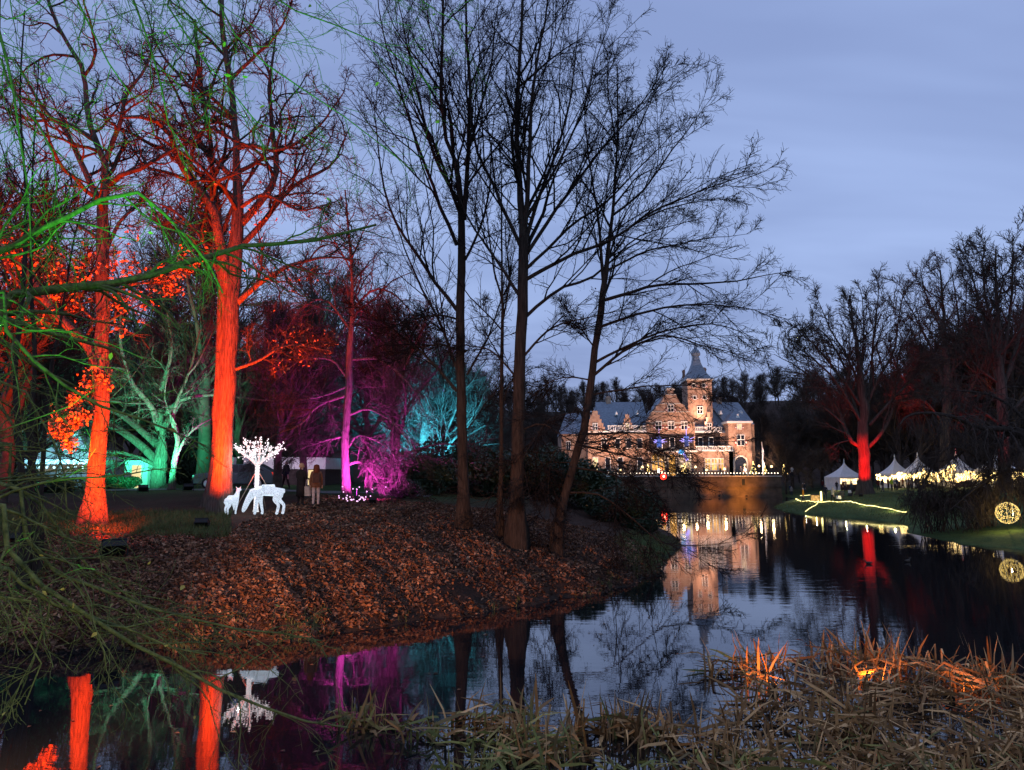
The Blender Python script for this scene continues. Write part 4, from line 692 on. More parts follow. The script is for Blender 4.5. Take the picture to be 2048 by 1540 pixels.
# walls
cpart(MB().box(X(1176), X(1293), YF, YF + 13, TZ - .2, Z(862)), 'wall', BRICK)
cpart(MB().box(X(1390), X(1456), YF + 1.2, YF + 13, TZ - .2, Z(862)), 'wall', BRICK)
cpart(MB().box(X(1126), X(1176), YF + 4, YF + 15, TZ - .2, Z(866)), 'wall', BRICK)
cpart(MB().box(X(1500), X(1513), YF + 1.0, YF + 13, TZ - .2, Z(848)), 'wall', BRICK)
def steps(cx, hw, z0, z1, n, cap=.8):
    """stepped gable outline"""
    L_, Rr = [], []
    for i in range(n):
        w = hw - (hw - cap) * i / (n - 1); za, zb = z0 + (z1 - z0) * i / n, z0 + (z1 - z0) * (i + 1) / n
        L_ += [(cx - w, za), (cx - w, zb)]; Rr += [(cx + w, za), (cx + w, zb)]
    return L_ + Rr[::-1]
cg = cpart(MB().prism([(X(1293), TZ - .2), (X(1293), Z(846))] + [(X(1294), Z(840)), (X(1299), Z(833)), (X(1303), Z(824)), (X(1309), Z(820)), (X(1313), Z(811)), (X(1320), Z(808)), (X(1326), Z(798)), (X(1328), Z(790)), (X(1333), Z(788)), (X(1335), Z(781)), (X(1345), Z(781)),
    (X(1347), Z(788)), (X(1352), Z(790)), (X(1354), Z(798)), (X(1360), Z(808)), (X(1367), Z(811)), (X(1371), Z(820)), (X(1377), Z(824)), (X(1381), Z(833)), (X(1386), Z(840)), (X(1387), Z(846)), (X(1387), TZ - .2)], YF - 1.2, YF + 1.0), 'gable', BRICK)
for i, (py, hw) in enumerate([(846, 48), (824, 38), (808, 20), (790, 12)]):
    cpart(MB().box(X(1340 - hw), X(1340 + hw), YF - 1.28, YF - 1.21, Z(py + 1.4), Z(py)), 'stone_band', STONE)
cpart(MB().prism([(X(1331), Z(781)), (X(1334), Z(776)), (X(1346), Z(776)), (X(1349), Z(781))], YF - 1.25, YF - .4), 'coping', STONE)
cpart(MB().prism(steps(X(1190), 1.5 * 1.2, Z(862), Z(822), 5, .5), YF - .5, YF + .3), 'gable', BRICK)
cpart(MB().prism(steps(X(1255), 1.05, Z(862), Z(829), 4, .35), YF - .2, YF + .3), 'dormer_gable', BRICK)
cpart(MB().prism(steps(X(1422), .95, Z(862), Z(824), 4, .25), YF + .9, YF + 1.5), 'dormer_gable', BRICK)
# roofs
def proof(poly, x0, x1, name='roof'): return cpart(MB().prismx(poly, x0, x1), name, SLATE)
zr = Z(803) + .5
proof(roofx(0, 0, Z(862), zr, YF, YF + 13), X(1200), X(1300))
proof(roofx(0, 0, Z(862), zr - .1, YF + 1.2, YF + 13), X(1385), X(1456))
cpart(MB().add([(X(1300), YF + .2, Z(846)), (X(1340), YF + .2, Z(786)), (X(1380), YF + .2, Z(846)), (X(1300), YF + 12, Z(846)), (X(1340), YF + 12, Z(786)), (X(1380), YF + 12, Z(846))], [(0, 1, 4, 3), (1, 2, 5, 4), (0, 3, 5, 2), (0, 2, 1), (3, 4, 5)]), 'roof', SLATE)
cpart(MB().add([(X(1176), YF, Z(862)), (X(1200), YF, Z(862)), (X(1200), YF + 13, Z(862)), (X(1176), YF + 13, Z(862)), (X(1203), YF + 6.5, zr - .3)], [(0, 1, 4), (1, 2, 4), (2, 3, 4), (3, 0, 4)]), 'roof', SLATE)
cpart(MB().add([(X(1456), YF + 1, Z(848)), (X(1514), YF + 1, Z(848)), (X(1514), YF + 13.4, Z(848)), (X(1456), YF + 13.4, Z(848)), (X(1440), YF + 7, zr), (X(1503), YF + 7, zr)], [(0, 1, 5, 4), (1, 2, 5), (2, 3, 4, 5), (3, 0, 4)]), 'roof', SLATE)
cpart(MB().add([(X(1124), YF + 3.7, Z(866)), (X(1178), YF + 3.7, Z(866)), (X(1178), YF + 15, Z(866)), (X(1124), YF + 15, Z(866)), (X(1140), YF + 9, Z(818)), (X(1170), YF + 9, Z(818))], [(0, 1, 5, 4), (1, 2, 5), (2, 3, 4, 5), (3, 0, 4)]), 'roof', SLATE)
# tower
tx, ty, tw = X(1409), YF + 4.6, 2.25
tower = cpart(MB().box(tx - tw, tx + tw, ty - tw, ty + tw, TZ, Z(757)), 'tower', BRICK)
cpart(MB().box(tx - tw - .22, tx + tw + .22, ty - tw - .22, ty + tw + .22, Z(757.5), Z(754.5)), 'tower_cornice', STONE)
zt = Z(754.5); zz_ = lambda py: Z(py) - zt
cpart(MB().lathe([(tw * 1.5, 0), (tw * 1.1, zz_(745)), (tw * .74, zz_(733)), (tw * .48, zz_(720)), (tw * .36, zz_(711)), (.8, zz_(708))], 4, (tx, ty, zt), a0=math.pi / 4), 'tower_roof', SLATE)
cpart(MB().lathe([(.6, zz_(709)), (.6, zz_(704)), (.82, zz_(703.5)), (.9, zz_(699)), (.7, zz_(694)), (.36, zz_(690)), (.24, zz_(684)), (.12, zz_(680)), (.2, zz_(678)), (.05, zz_(676)), (.03, zz_(668))], 8, (tx, ty, zt)), 'spire', SLATE)
# chimneys
def chimney(px, p0, p1, y, w=.55): cpart(MB().box(X(px) - w, X(px) + w, y - w, y + w, Z(p1), Z(p0)).box(X(px) - w * 1.18, X(px) + w * 1.18, y - w * 1.18, y + w * 1.18, Z(p0 + 4), Z(p0 + 2.5)).box(X(px) - w * .7, X(px) + w * .7, y - w * .7, y + w * .7, Z(p0 + .2), Z(p0 - 1.5)), 'chimney', BRICK)
chimney(1433, 725, 850, YF + 7.6, .42); chimney(1390, 730, 760, YF + 7.4, .22); chimney(1462, 787, 815, YF + 7, .42); chimney(1227, 787, 815, YF + 6.5, .42)
# corner pavilion
cpart(MB().box(X(1454), X(1500), YF - 1.0, YF + 5, TZ - .2, Z(846)), 'pavilion', BRICK)
cpart(MB().box(X(1451.5), X(1502.5), YF - 1.25, YF + 5.2, Z(847), Z(843)), 'cornice', WHITE)
cpart(MB().add([(X(1452), YF - 1.2, Z(843)), (X(1502), YF - 1.2, Z(843)), (X(1502), YF + 5.2, Z(843)), (X(1452), YF + 5.2, Z(843)), (X(1476), YF + 1.8, Z(816))], [(0, 1, 4), (1, 2, 4), (2, 3, 4), (3, 0, 4)]), 'pavilion_roof', SLATE)
# cornices, balconies, bays
cpart(MB().box(X(1176), X(1293), YF - .35, YF, Z(865), Z(861.5)), 'cornice', WHITE)
cpart(MB().box(X(1388), X(1446), YF + .6, YF + 1.2, Z(865), Z(861)), 'cornice', WHITE)
cpart(MB().box(X(1293), X(1389), YF - 1.7, YF - 1.2, Z(905), Z(901.5)), 'cornice', WHITE)
cpart(MB().box(X(1296), X(1384), YF - 1.34, YF - 1.2, Z(899), Z(870)), 'dark_bay', TIMBER)  # flat dark band across the bay, behind its windows
cpart(MB().box(X(1392), X(1444), YF + 1.1, YF + 1.2, Z(894), Z(866)), 'dark_bay', TIMBER)  # flat dark sheet stands in for the shade inside the loggia recess
cpart(MB().box(X(1389), X(1462), YF - 1.0, YF + 1.2, TZ - .2, Z(903)), 'porch', BRICK)
cpart(MB().box(X(1388), X(1463), YF - 1.2, YF + 1.2, Z(903), Z(900.5)), 'cornice', WHITE)
def balustrade(p0, p1, y, pz0, pz1, parent=None, step=.32):
    m = MB().box(X(p0), X(p1), y - .1, y + .1, Z(pz0 + 1.4), Z(pz0)).box(X(p0), X(p1), y - .1, y + .1, Z(pz1), Z(pz1 - .9))
    o = cpart(m, 'balustrade', WHITE); b = MB(); x = X(p0) + .15
    while x < X(p1): b.box(x - .06, x + .06, y - .06, y + .06, Z(pz1 - .9), Z(pz0 + 1.4)); x += step
    tag(b.build('balusters', WHITE, o), kind='stuff')
balustrade(1215, 1292, YF - .2, 851, 861.4); balustrade(1389, 1416, YF + .8, 853, 860.8); balustrade(1430, 1446, YF + .8, 853, 860.8); balustrade(1388, 1462, YF - 1.05, 892.5, 900.4)
# windows
def window(px, py, w, h, y, lit=None, cross=True, shutters=False, sur=WHITE):
    x, z, hw, hh = X(px), Z(py), w * .045, h * .045; f = .09
    win = MB().box(x - hw, x + hw, y - .03, y - .005, z - hh, z + hh).build('window', lit or GLASSD, castle); win.location = -CO
    m = MB().box(x - hw - f, x - hw, y - .14, y, z - hh - f, z + hh + f).box(x + hw, x + hw + f, y - .14, y, z - hh - f, z + hh + f).box(x - hw, x + hw, y - .14, y, z + hh, z + hh + f * 1.3).box(x - hw - f, x + hw + f, y - .2, y - .142, z - hh - f * 1.2, z - hh - .01)
    if cross: m.box(x - .055, x + .055, y - .1, y - .032, z - hh, z + hh).box(x - hw, x - .055, y - .1, y - .032, z + hh * .02, z + hh * .18).box(x + .055, x + hw, y - .1, y - .032, z + hh * .02, z + hh * .18)
    m.build('frame', sur, win)
    if shutters:
        for s in (-1, 1):
            xa = x + s * (hw + f + .04); xb = x + s * (hw + f + .04 + .32); zc = z - hh * .45
            sh = MB().box(min(xa, xb), max(xa, xb), y - .12, y - .06, z - hh, z + hh * .05).build('shutter', SHUT, win)
            MB().box(min(xa, xb) + .05, max(xa, xb) - .05, y - .14, y - .122, zc - hh * .25, zc + hh * .25).build('shutter_panel', WHITE, win)
yg = YF - 1.2
window(1340, 818, 11, 13, yg, shutters=True)
for px in (1315, 1340, 1366): window(px, 852, 11, 15, yg, shutters=True)
for px in (1316, 1341, 1369): window(px, 886, 9, 20, yg - .14, cross=False)
for px in (1306, 1320): window(px, 925, 11, 30, yg, LITW, cross=True)
for px in (1358, 1372): window(px, 925, 9, 30, yg, LITY)
for px in (1208, 1235, 1257, 1279): window(px, 887, 9, 18, YF, cross=px == 1208, shutters=px == 1208)
for px in (1190, 1215, 1240, 1279): window(px, 928, 9, 24, YF, LITY if px == 1190 else None, cross=False)
window(1190, 854, 8, 12, YF - .5, shutters=True); window(1255, 852, 6, 9, YF - .2, LITY, cross=False); window(1280, 857, 6, 8, YF - .2, LITY, cross=False)
for px in (1140, 1160): window(px, 890, 8, 16, YF + 4)
window(1422, 853, 8, 13, YF + .9, cross=True, shutters=True)
for px in (1404, 1425): window(px, 884, 8, 18, YF + 1.1, cross=False)
for px in (1411, 1424, 1437): window(px, 929, 10, 22, YF - 1.0, LITW)
window(1476, 854, 8, 9, YF - 1.0, LITY, cross=True, shutters=True); window(1478, 881, 14, 20, YF - 1.0, None, shutters=True)
yt = ty - tw
for px, py in ((1397, 768), (1417, 768), (1398, 793), (1418, 793)): window(px, py, 5.5, 6.5, yt, cross=False, shutters=True)
window(1408, 818, 10, 13, yt)
for px, py in ((1452, 822), (1494, 822), (1281, 823), (1238, 824)):
    cpart(MB().prism([(X(px) - .3, Z(py + 4)), (X(px), Z(py - 4)), (X(px) + .3, Z(py + 4))], YF + 2.6, YF + 4.6), 'roof_dormer', WHITE)
cpart(MB().prism([(X(1476) - .35, Z(836)), (X(1476), Z(828)), (X(1476) + .35, Z(836))], YF - .5, YF + .8), 'roof_dormer', WHITE)
# arched doors
def arch(px, w, zt_, y, mat, name, sur=STONE):
    x = X(px); hw = w * .045; zb = TZ; zs = Z(zt_) - hw
    poly = [(x - hw, zb), (x - hw, zs)] + [(x - hw * math.cos(a), zs + hw * math.sin(a)) for a in np.linspace(.2, math.pi - .2, 9)] + [(x + hw, zs), (x + hw, zb)]
    d = MB().prism(poly, y - .06, y - .01).build(name, mat, castle); d.location = -CO; fr = MB(); f = .16
    for a0, a1 in zip(poly, poly[1:]):
        fr.tube([(a0[0], y - .1, a0[1]), (a1[0], y - .1, a1[1])], f, 6)
    fr.build('door_surround', sur, d)
arch(1340, 16, 908, yg, LITW, 'door'); arch(1476, 26, 912, YF - 1.0, GLASSD, 'gateway')
cpart(MB().prism([(X(1326), Z(905)), (X(1330), Z(952)), (X(1327), Z(952)), (X(1323), Z(905))], yg - .5, yg - .02), 'pilaster', STONE); cpart(MB().prism([(X(1352), Z(905)), (X(1351), Z(952)), (X(1354), Z(952)), (X(1355), Z(905))], yg - .5, yg - .02), 'pilaster', STONE)
# star ornaments of lights hung on the bay
STAR = emissive('violet_light', (.36, .30, 1.0), 2.2); STARB = emissive('blue_light', (.05, .22, 1.0), .55); STARC = emissive('cyan_light', (.02, .42, 1.0), 1.8)
for px, py, lb in ((1315, 884, 'violet light star over the bay left of the arched door axis'), (1369, 882, 'violet light star on the bay toward the tower')):
    lb = 'violet light star on castle bay, ' + ('over the lit orange windows' if px == 1315 else 'on the tower side of the door')
    st = empty('light_star', (X(px), yg - .3, Z(py)), label=lb, cat='light star', group='violet light stars'); m = MB()
    for a, ln in ((0, 1.5), (.42, 1.8), (math.pi - .42, 1.8), (math.pi, 1.5), (math.pi / 2, 2.6), (-.25, 1.1), (math.pi + .25, 1.1), (1.15, .9), (2.0, .9)):
        c, s = math.cos(a), math.sin(a); m.add([(c * .3 - s * .09, 0, s * .3 + c * .09), (c * .3 + s * .09, 0, s * .3 - c * .09), (c * ln, 0, s * ln), (c * .3, -.06, s * .3)], [(0, 3, 2), (3, 1, 2), (0, 1, 3), (0, 2, 1)])
    m.build('ray', STAR, st); MB().box(-.42, .42, -.05, .0, -1.0, .8).build('centre_panel', STARB, st)
b = empty('light_comet', (X(1357), yg - .6, Z(903)), label='bright blue light comet below the castle bay', cat='light ornament')
MB().prism([(-.5, -.35), (-.2, .35), (.45, .3), (.55, -.3), (.1, -.55)], -.08, 0).build('head', STARC, b); MB().prism([(.2, -.3), (.55, -.2), (1.3, -1.5), (.9, -1.7)], -.05, -.01).build('tail', STAR, b)
# facade floodlights
WARM = (1.0, .60, .42)
for i, (px, tp, pw) in enumerate([(1200, (1200, 870), 6000), (1245, (1250, 870), 6500), (1300, (1315, 850), 8000), (1378, (1352, 840), 8000), (1420, (1420, 870), 7000), (1470, (1474, 870), 7500), (1508, (1500, 880), 3500), (1150, (1150, 880), 3000)]):
    lb = 'warm floodlight on castle terrace below the facade'
    flood((X(px), YF - 8.0, TZ), (X(tp[0]), YF - .5, Z(tp[1])), WARM, pw * .85, lb, angle=80, blend=.8, size=.14, lens=4, group='facade floodlights')
flood((X(1409), YF + .2, Z(862) + .2), (tx, yt, Z(785)), WARM, 3800, 'warm floodlight on castle roof aimed up the tower', angle=75, size=.14, lens=4)

# ------------------------------------------------------------------ terrace
PLAST = material('terrace_wall_plaster', (.07, .045, .032), (.17, .11, .075), .9, .7, .4, 4, c3=(.11, .075, .05)); PAVE = material('terrace_paving', (.16, .14, .12), (.25, .22, .19), .9, 2)
tag(MB().box(-4, 44.5, 125.4, 168, -1, TZ).build('terrace', PAVE), kind='structure')
wl = empty('terrace_wall', (30, 125, 0), label='long plastered retaining wall rising from the water below castle', cat='wall')
MB().box(-34, 14.5, 0, .39, -1, TZ - .02).build('wall_face', PLAST, wl); MB().box(-34.1, 14.6, -.12, .45, TZ - .015, TZ + .14).build('coping', STONE, wl); MB().box(-34, 14.5, -.14, -.005, 1.55, 1.72).build('string_course', PLAST, wl); MB().box(-34, 14.5, -.3, -.006, -1, .35).build('plinth', PLAST, wl)
MB().box(8.0, 8.5, -.03, .02, 1.9, 2.9).build('niche', BLACK, wl)
flood((37.5, 121.2, .12), (38, 125, 1.9), (1.0, .38, .05), 1900, 'amber floodlight at the water washing the terrace wall', angle=95, blend=.7, size=.14, lens=3)
flood((33.2, 121.4, .12), (33, 125, 2.0), (1.0, .34, .05), 900, 'dimmer amber floodlight at the water by the terrace wall', angle=85, blend=.9, size=.14, lens=3)
# string of bulbs along the wall
BULB = emissive('bulb_white', (1.0, .80, .58), 5.0); GLOBE = emissive('globe_glass', (1.0, .66, .30), 4.0); FAIRY = emissive('fairy_bulb', (1.0, .66, .22), 7.0)
ls = empty('light_string', (16, 125.2, TZ), label='string of white bulbs along top of terrace wall', cat='light string'); bm = MB().ball((0, 0, 0), .085, n=6, k=4).build('bulb', BULB, ls); MB().tube([(0, 0, .62)] + [(x, 0, .62 + .03 * math.sin(x * 3)) for x in np.arange(.5, 28.4, .5)], .015, 4).build('cable', BLACK, ls)
for i, x in enumerate(np.arange(0, 28.3, .52)):
    o = bm if i == 0 else link(bpy.data.objects.new('bulb', bm.data), ls); o.location = (x, 0, .56)
po = MB().box(-.02, .02, -.02, .02, 0, .64)
for x in np.arange(0, 28.3, 2.6): o = MB().box(x - .02, x + .02, -.02, .02, .1, .64).build('post', BLACK, ls)
# globe lamps
def globe_lamp(px, py, Y, label, r=.2, base=TZ):
    p = at(px, py, Y); h = p[2] - base; o = empty('globe_lamp', (p[0], Y, base), label=label, cat='lamp', group='globe lamps on the terrace')
    MB().lathe([(.14, 0), (.14, .08), (.05, .14), (.035, h - r - .05), (.1, h - r - .02), (.1, h - r + .03)], 8).build('post', BLACK, o); MB().ball((0, 0, h), r, n=10, k=7).build('globe', GLOBE, o, smooth=True)
    ld = bpy.data.lights.new('lamp_light', 'POINT'); ld.energy = 90; ld.color = (1, .66, .34); ld.shadow_soft_size = r; l = link(bpy.data.objects.new('lamp_light', ld), o); l.location = (0, 0, h + r * 1.3)
GL = 'warm globe lamp on castle terrace behind the bulb string'
for px, py, Y in ((1241, 940, 129), (1285, 934, 130), (1365, 933, 130), (1391, 934, 129.5), (1413, 940, 127), (1449, 938, 127.5), (1518, 932, 130), (1543, 933, 130)): globe_lamp(px, py, Y, GL)
# little trees wrapped in fairy lights
FIR = material('fir_needles', (.010, .025, .010), (.03, .06, .02), .7, 3)
def fairy_tree(px, py, Y, h, label, zb=None):
    p = at(px, py, Y); zb = TZ if zb is None else zb; rng = np.random.default_rng(int(px)); o = empty('potted_fir', (p[0], Y, zb), label=label, cat='tree', group='firs wrapped in fairy lights')
    MB().lathe([(.22, 0), (.3, .4), (.27, .4), (.05, .38)], 8).build('pot', TIMBER, o); MB().tube([(0, 0, .3), (0, 0, h * .95)], .04, 5).build('trunk', BARK, o)
    n = 900; t = rng.random(n) ** .7; r = (1 - t) * h * .30 * rng.uniform(.5, 1, n); a = rng.uniform(0, 6.28, n); c = np.stack([np.cos(a) * r, np.sin(a) * r, .45 + t * (h - .5) - r * .2], -1); V, F = leaf_quads(rng, c, .11); cr = np_obj('crown', V, [F], FIR, o, smooth=False)
    m = MB()
    for q in c[rng.permutation(n)[:70]]: m.ball(tuple(q * 1.04), .045, n=5, k=3)
    tag(m.build('fairy_lights', FAIRY, cr), kind='stuff')
for px, py, Y, h, lb in ((1296, 940, 130, 2.1, 'fir wrapped in fairy lights beside the lit orange windows'), (1369, 940, 130, 2.2, 'fir wrapped in yellow fairy lights beside arched door'), (1507, 945, 128, 2.5, 'fir wrapped in fairy lights before the corner pavilion'), (1530, 940, 130, 1.8, 'fir wrapped in fairy lights beside the flagpole'), (1568, 942, 131, 2.0, 'fir wrapped in fairy lights at terrace end')): fairy_tree(px, py, Y, h, lb)
# red lamp on the wall
rl = empty('red_lamp', tuple(at(1326, 953, 124.6)), label='glaring round red lamp on top of terrace wall', cat='lamp'); MB().lathe([(.2, 0), (.52, .12), (.58, .3), (.55, .34)], 14).build('housing', BLACK, rl).rotation_euler = (R_(90), 0, 0); MB().lathe([(.54, .3), (.46, .5), (.24, .62), (.02, .66)], 14).build('lens', emissive('red_lens', (1, .02, .01), 7), rl, smooth=True).rotation_euler = (R_(90), 0, 0); MB().ball((0, -.62, .02), .16).build('filament', emissive('red_core', (1, .6, .35), 9), rl); MB().box(-.05, .05, .0, .1, -.7, -.1).build('stand', BLACK, rl)
# flagpole
fp = at(1526, 946, 130); fl = empty('flagpole', (fp[0], 130, TZ), label='white flagpole with limp flag at terrace end', cat='flagpole'); MB().lathe([(.12, 0), (.1, .5), (.05, 5.8), (.07, 5.85), (.02, 5.95)], 8).build('pole', WHITE, fl)
fv = [(.06 + .1 * math.sin(z * 3.1) * k + .16 * k, .08 * math.sin(z * 5 + k * 2), 1.6 + z) for z in np.linspace(0, 3.6, 12) for k in (0, .5, 1)]
MB().add(fv, [(i * 3 + k, i * 3 + k + 1, i * 3 + k + 4, i * 3 + k + 3) for i in range(11) for k in (0, 1)]).build('flag', material('flag_cloth', (.45, .5, .62), (.7, .72, .75), .8, 2), fl, smooth=True)

# ------------------------------------------------------------------ tents, kiosk, canopy
TENTM = material('tent_canvas', (.62, .6, .58), (.74, .72, .7), .7, 2, .15, 6)
def pagoda(px, py, Y, w, label, glow, zb=None, eave=2.1, top=2.4, wall=True, inner=60):
    p = at(px, py, Y); z = g1(p[0], Y) if zb is None else zb; o = empty('pagoda_tent', (p[0], Y, z), .12, label=label, cat='tent', group='pagoda tents'); hw = w / 2 * 1.4142
    MB().lathe([(hw * 1.03, eave - .28), (hw * 1.03, eave)] + [(hw * (1 - t) ** 1.75 * .99 + .06, eave + top * t) for t in np.linspace(0.02, 1, 10)], 4, a0=math.pi / 4).build('roof', TENTM, o)
    MB().lathe([(.07, eave + top), (.1, eave + top + .12), (.02, eave + top + .45)], 6).build('finial', WHITE, o)
    for sx in (-1, 1):
        for sy in (-1, 1): MB().box(sx * w / 2 - .05, sx * w / 2 + .05, sy * w / 2 - .05, sy * w / 2 + .05, 0, eave - .28).build('pole', WHITE, o)
    if wall: MB().box(-w / 2, w / 2, w / 2 - .12, w / 2 - .07, 0, eave - .28).box(-w / 2 + .06, -w / 2 + .1, -w / 2, w / 2 - .15, 0, eave - .28).box(w / 2 - .1, w / 2 - .06, -w / 2, w / 2 - .15, 0, eave - .28).build('side_wall', TENTM, o)
    MB().box(-w / 2 + .4, w / 2 - .4, -w / 2 + .5, -w / 2 + 1.1, 0, .95).build('counter', TIMBER, o); b = MB()
    for k in range(9): b.ball((-w / 2 + .5 + k * (w - 1) / 8, -w / 2 + .3, eave - .5), .09, n=6, k=4)
    b.build('lamp_row', glow, o)
    ld = bpy.data.lights.new('lamp_light', 'POINT'); ld.energy = inner; ld.color = (1, .72, .36); ld.shadow_soft_size = .03; l = link(bpy.data.objects.new('lamp_light', ld), o); l.location = (0, 0, eave - .4)
    return o
pagoda(1690, 965, 120, 4.3, 'white pagoda tent with pointed roof beside the red lit tree', FAIRY, inner=600)
pagoda(1792, 965, 112, 3.2, 'white pagoda tent behind the crowd near the weeping tree', FAIRY, inner=600)
pagoda(1838, 965, 106, 3.2, 'white pagoda tent next to the warm market lights', FAIRY, inner=600)
pagoda(1915, 965, 98, 3.2, 'white pagoda tent half hidden by hanging twigs', FAIRY, inner=600)
pagoda(1995, 962, 92, 3.2, 'white pagoda tent hidden deepest behind the weeping tree', FAIRY, inner=500)
pagoda(146, 990, 50, 4.4, 'pale tent in bluish light behind the upright orange oak', emissive('tent_lamp_blue', (.5, .9, 1), 2), inner=30, eave=1.75, top=2.35)
flood((float(at(110, 990, 44.5)[0]), 44.5, g1(float(at(110, 990, 44.5)[0]), 44.5) + .1), tuple(at(150, 905, 50)), (.25, .75, 1.0), 3600, 'pale blue floodlight aimed at the tent roof', angle=75)
k0 = at(270, 985, 46); ki = empty('kiosk', (k0[0], 46, g1(k0[0], 46)), label='small pale kiosk with glowing yellow doorway beside teal tree', cat='kiosk'); MB().box(-.7, .7, 0, 1.2, 0, 1.55).build('wall', TENTM, ki); MB().prism([(-.8, 1.55), (.8, 1.55), (.75, 1.7), (-.75, 1.7)], -.1, 1.3).build('roof', TENTM, ki); MB().box(-.25, .3, -.03, -.005, .05, 1.4).build('doorway', emissive('door_glow', (1, .78, .36), .95), ki)
cp = at(560, 928, 58); ca = empty('canopy_building', (cp[0], 58, g1(cp[0], 58)), label='low building with long pale flat roof edge behind the deer', cat='building'); zc = cp[2] - g1(cp[0], 58); MB().box(-4.2, 3.6, -.4, 6, zc - .38, zc + .5).build('roof', TENTM, ca); MB().box(-4.0, 3.4, .4, 5.6, -.3, zc - .39).build('wall', TIMBER, ca)
wn = MB().box(2.1, 2.75, .36, .39, zc - 1.6, zc - .45).build('window', emissive('pale_window', (1, .72, .3), .85), ca); MB().box(1.95, 2.09, .3, .39, zc - 1.7, zc - .4).box(2.76, 2.9, .3, .39, zc - 1.7, zc - .4).build('frame', WHITE, wn)
flood((cp[0] + 1, 53.0, g1(cp[0] + 1, 53.0)), (cp[0] + 1, 58, cp[2]), (.85, .7, .95), 500, 'dim white floodlight below the long roof edge', angle=100)
# market lights
def fairy_run(p0, p1, n, sag, label, seed, Yd=.0):
    rng = np.random.default_rng(seed); a, b = np.array(p0), np.array(p1); t = np.linspace(0, 1, 24); q = a + (b - a) * t[:, None]; q[:, 2] -= sag * np.sin(t * math.pi) ** 1
    o = empty('light_string', tuple(a), label=label, cat='light string', group='fairy lights over the market'); MB().tube(q - a, .012, 3).build('cable', BLACK, o); m = MB()
    for i in range(n):
        u = rng.random(); c = a + (b - a) * u; c[2] -= sag * math.sin(u * math.pi) + rng.uniform(0, .9); m.ball(tuple(c - a), rng.uniform(.06, .13), n=5, k=3)
    tag(m.build('bulbs', FAIRY, o), kind='stuff')
for i, (x0, y0, x1, y1, Y) in enumerate([(1752, 946, 1800, 944, 108), (1795, 943, 1850, 940, 103), (1845, 938, 1885, 946, 98), (1880, 942, 1940, 942, 94), (1930, 938, 2010, 940, 90), (2005, 936, 2060, 930, 88), (1850, 945, 1910, 925, 96)]):
    fairy_run(at(x0, y0, Y), at(x1, y1, Y - 2), 110, .5, 'swag of warm fairy lights hung between market tents', 200 + i)
for i, (px, Y, h, lb) in enumerate([(1848, 100, 2.6, 'fir wrapped in fairy lights among market tents'), (1975, 84, 2.4, 'fir wrapped in fairy lights behind hanging twigs')]): q = at(px, 960, Y); fairy_tree(px, 960, Y, h, lb, zb=g1(q[0], Y))
# rope light and light orb
rp = [onz(px, py, .0) for px, py in ((1592, 1003), (1600, 1010), (1614, 1014), (1640, 1019), (1690, 1023), (1730, 1029), (1770, 1034), (1800, 1038), (1816, 1040))]
ROPE = emissive('rope_light', (1.0, .82, .30), 3.5, sample=True)
q = np.array([[p[0] + .15, p[1] + .5, 0] for p in rp]); q = resample(q, 60); q[:, 2] = gz(q[:, 0], q[:, 1]) + .1; q += np.random.default_rng(3).normal(size=q.shape) * .03
tag(MB().tube(q, .03, 5).build('rope_light', ROPE), 'glowing rope light along edge of the far lawn', 'rope light')
q2 = resample(np.array([[*(onz(px, py, 1.0)[:2]), 0] for px, py in ((1600, 983), (1612, 984), (1628, 986), (1636, 1000), (1610, 1006))]), 24); q2[:, 2] = gz(q2[:, 0], q2[:, 1]) + .1
tag(MB().tube(q2, .025, 5).build('rope_light', ROPE), 'glowing rope light running up the lawn past the people', 'rope light')
for i in range(0, 60, 8):
    ld = bpy.data.lights.new('rope_glow', 'POINT'); ld.energy = 55; ld.color = (1, .85, .35); ld.shadow_soft_size = .02; l = link(bpy.data.objects.new('rope_glow', ld)); l.location = q[i] + np.array([0, .1, .35])
ob = at(2015, 1026, 43.5); orb = empty('light_orb', (ob[0], 43.5, ob[2] - .62), label='shining wire orb of warm fairy lights on the right bank', cat='light orb'); rng = np.random.default_rng(77); m = MB(); w_ = MB()
for d in nrm(rng.normal(size=(420, 3))): m.ball((d[0] * .6, d[1] * .6, .62 + d[2] * .6), .017, n=4, k=3)
for a in np.linspace(0, math.pi, 7)[:-1]: w_.tube([(math.cos(a) * .6 * math.cos(b), math.sin(a) * .6 * math.cos(b), .62 + .6 * math.sin(b)) for b in np.linspace(0, 6.28, 24)], .008, 4)
w_.build('wire_frame', STEEL, orb); tag(m.build('fairy_lights', emissive('orb_bulb', (1, .66, .16), 2.2), orb), kind='stuff'); ld = bpy.data.lights.new('orb_light', 'POINT'); ld.energy = 120; ld.color = (1, .72, .25); ld.shadow_soft_size = .02; l = link(bpy.data.objects.new('orb_light', ld), orb); l.location = (0, 0, .62)
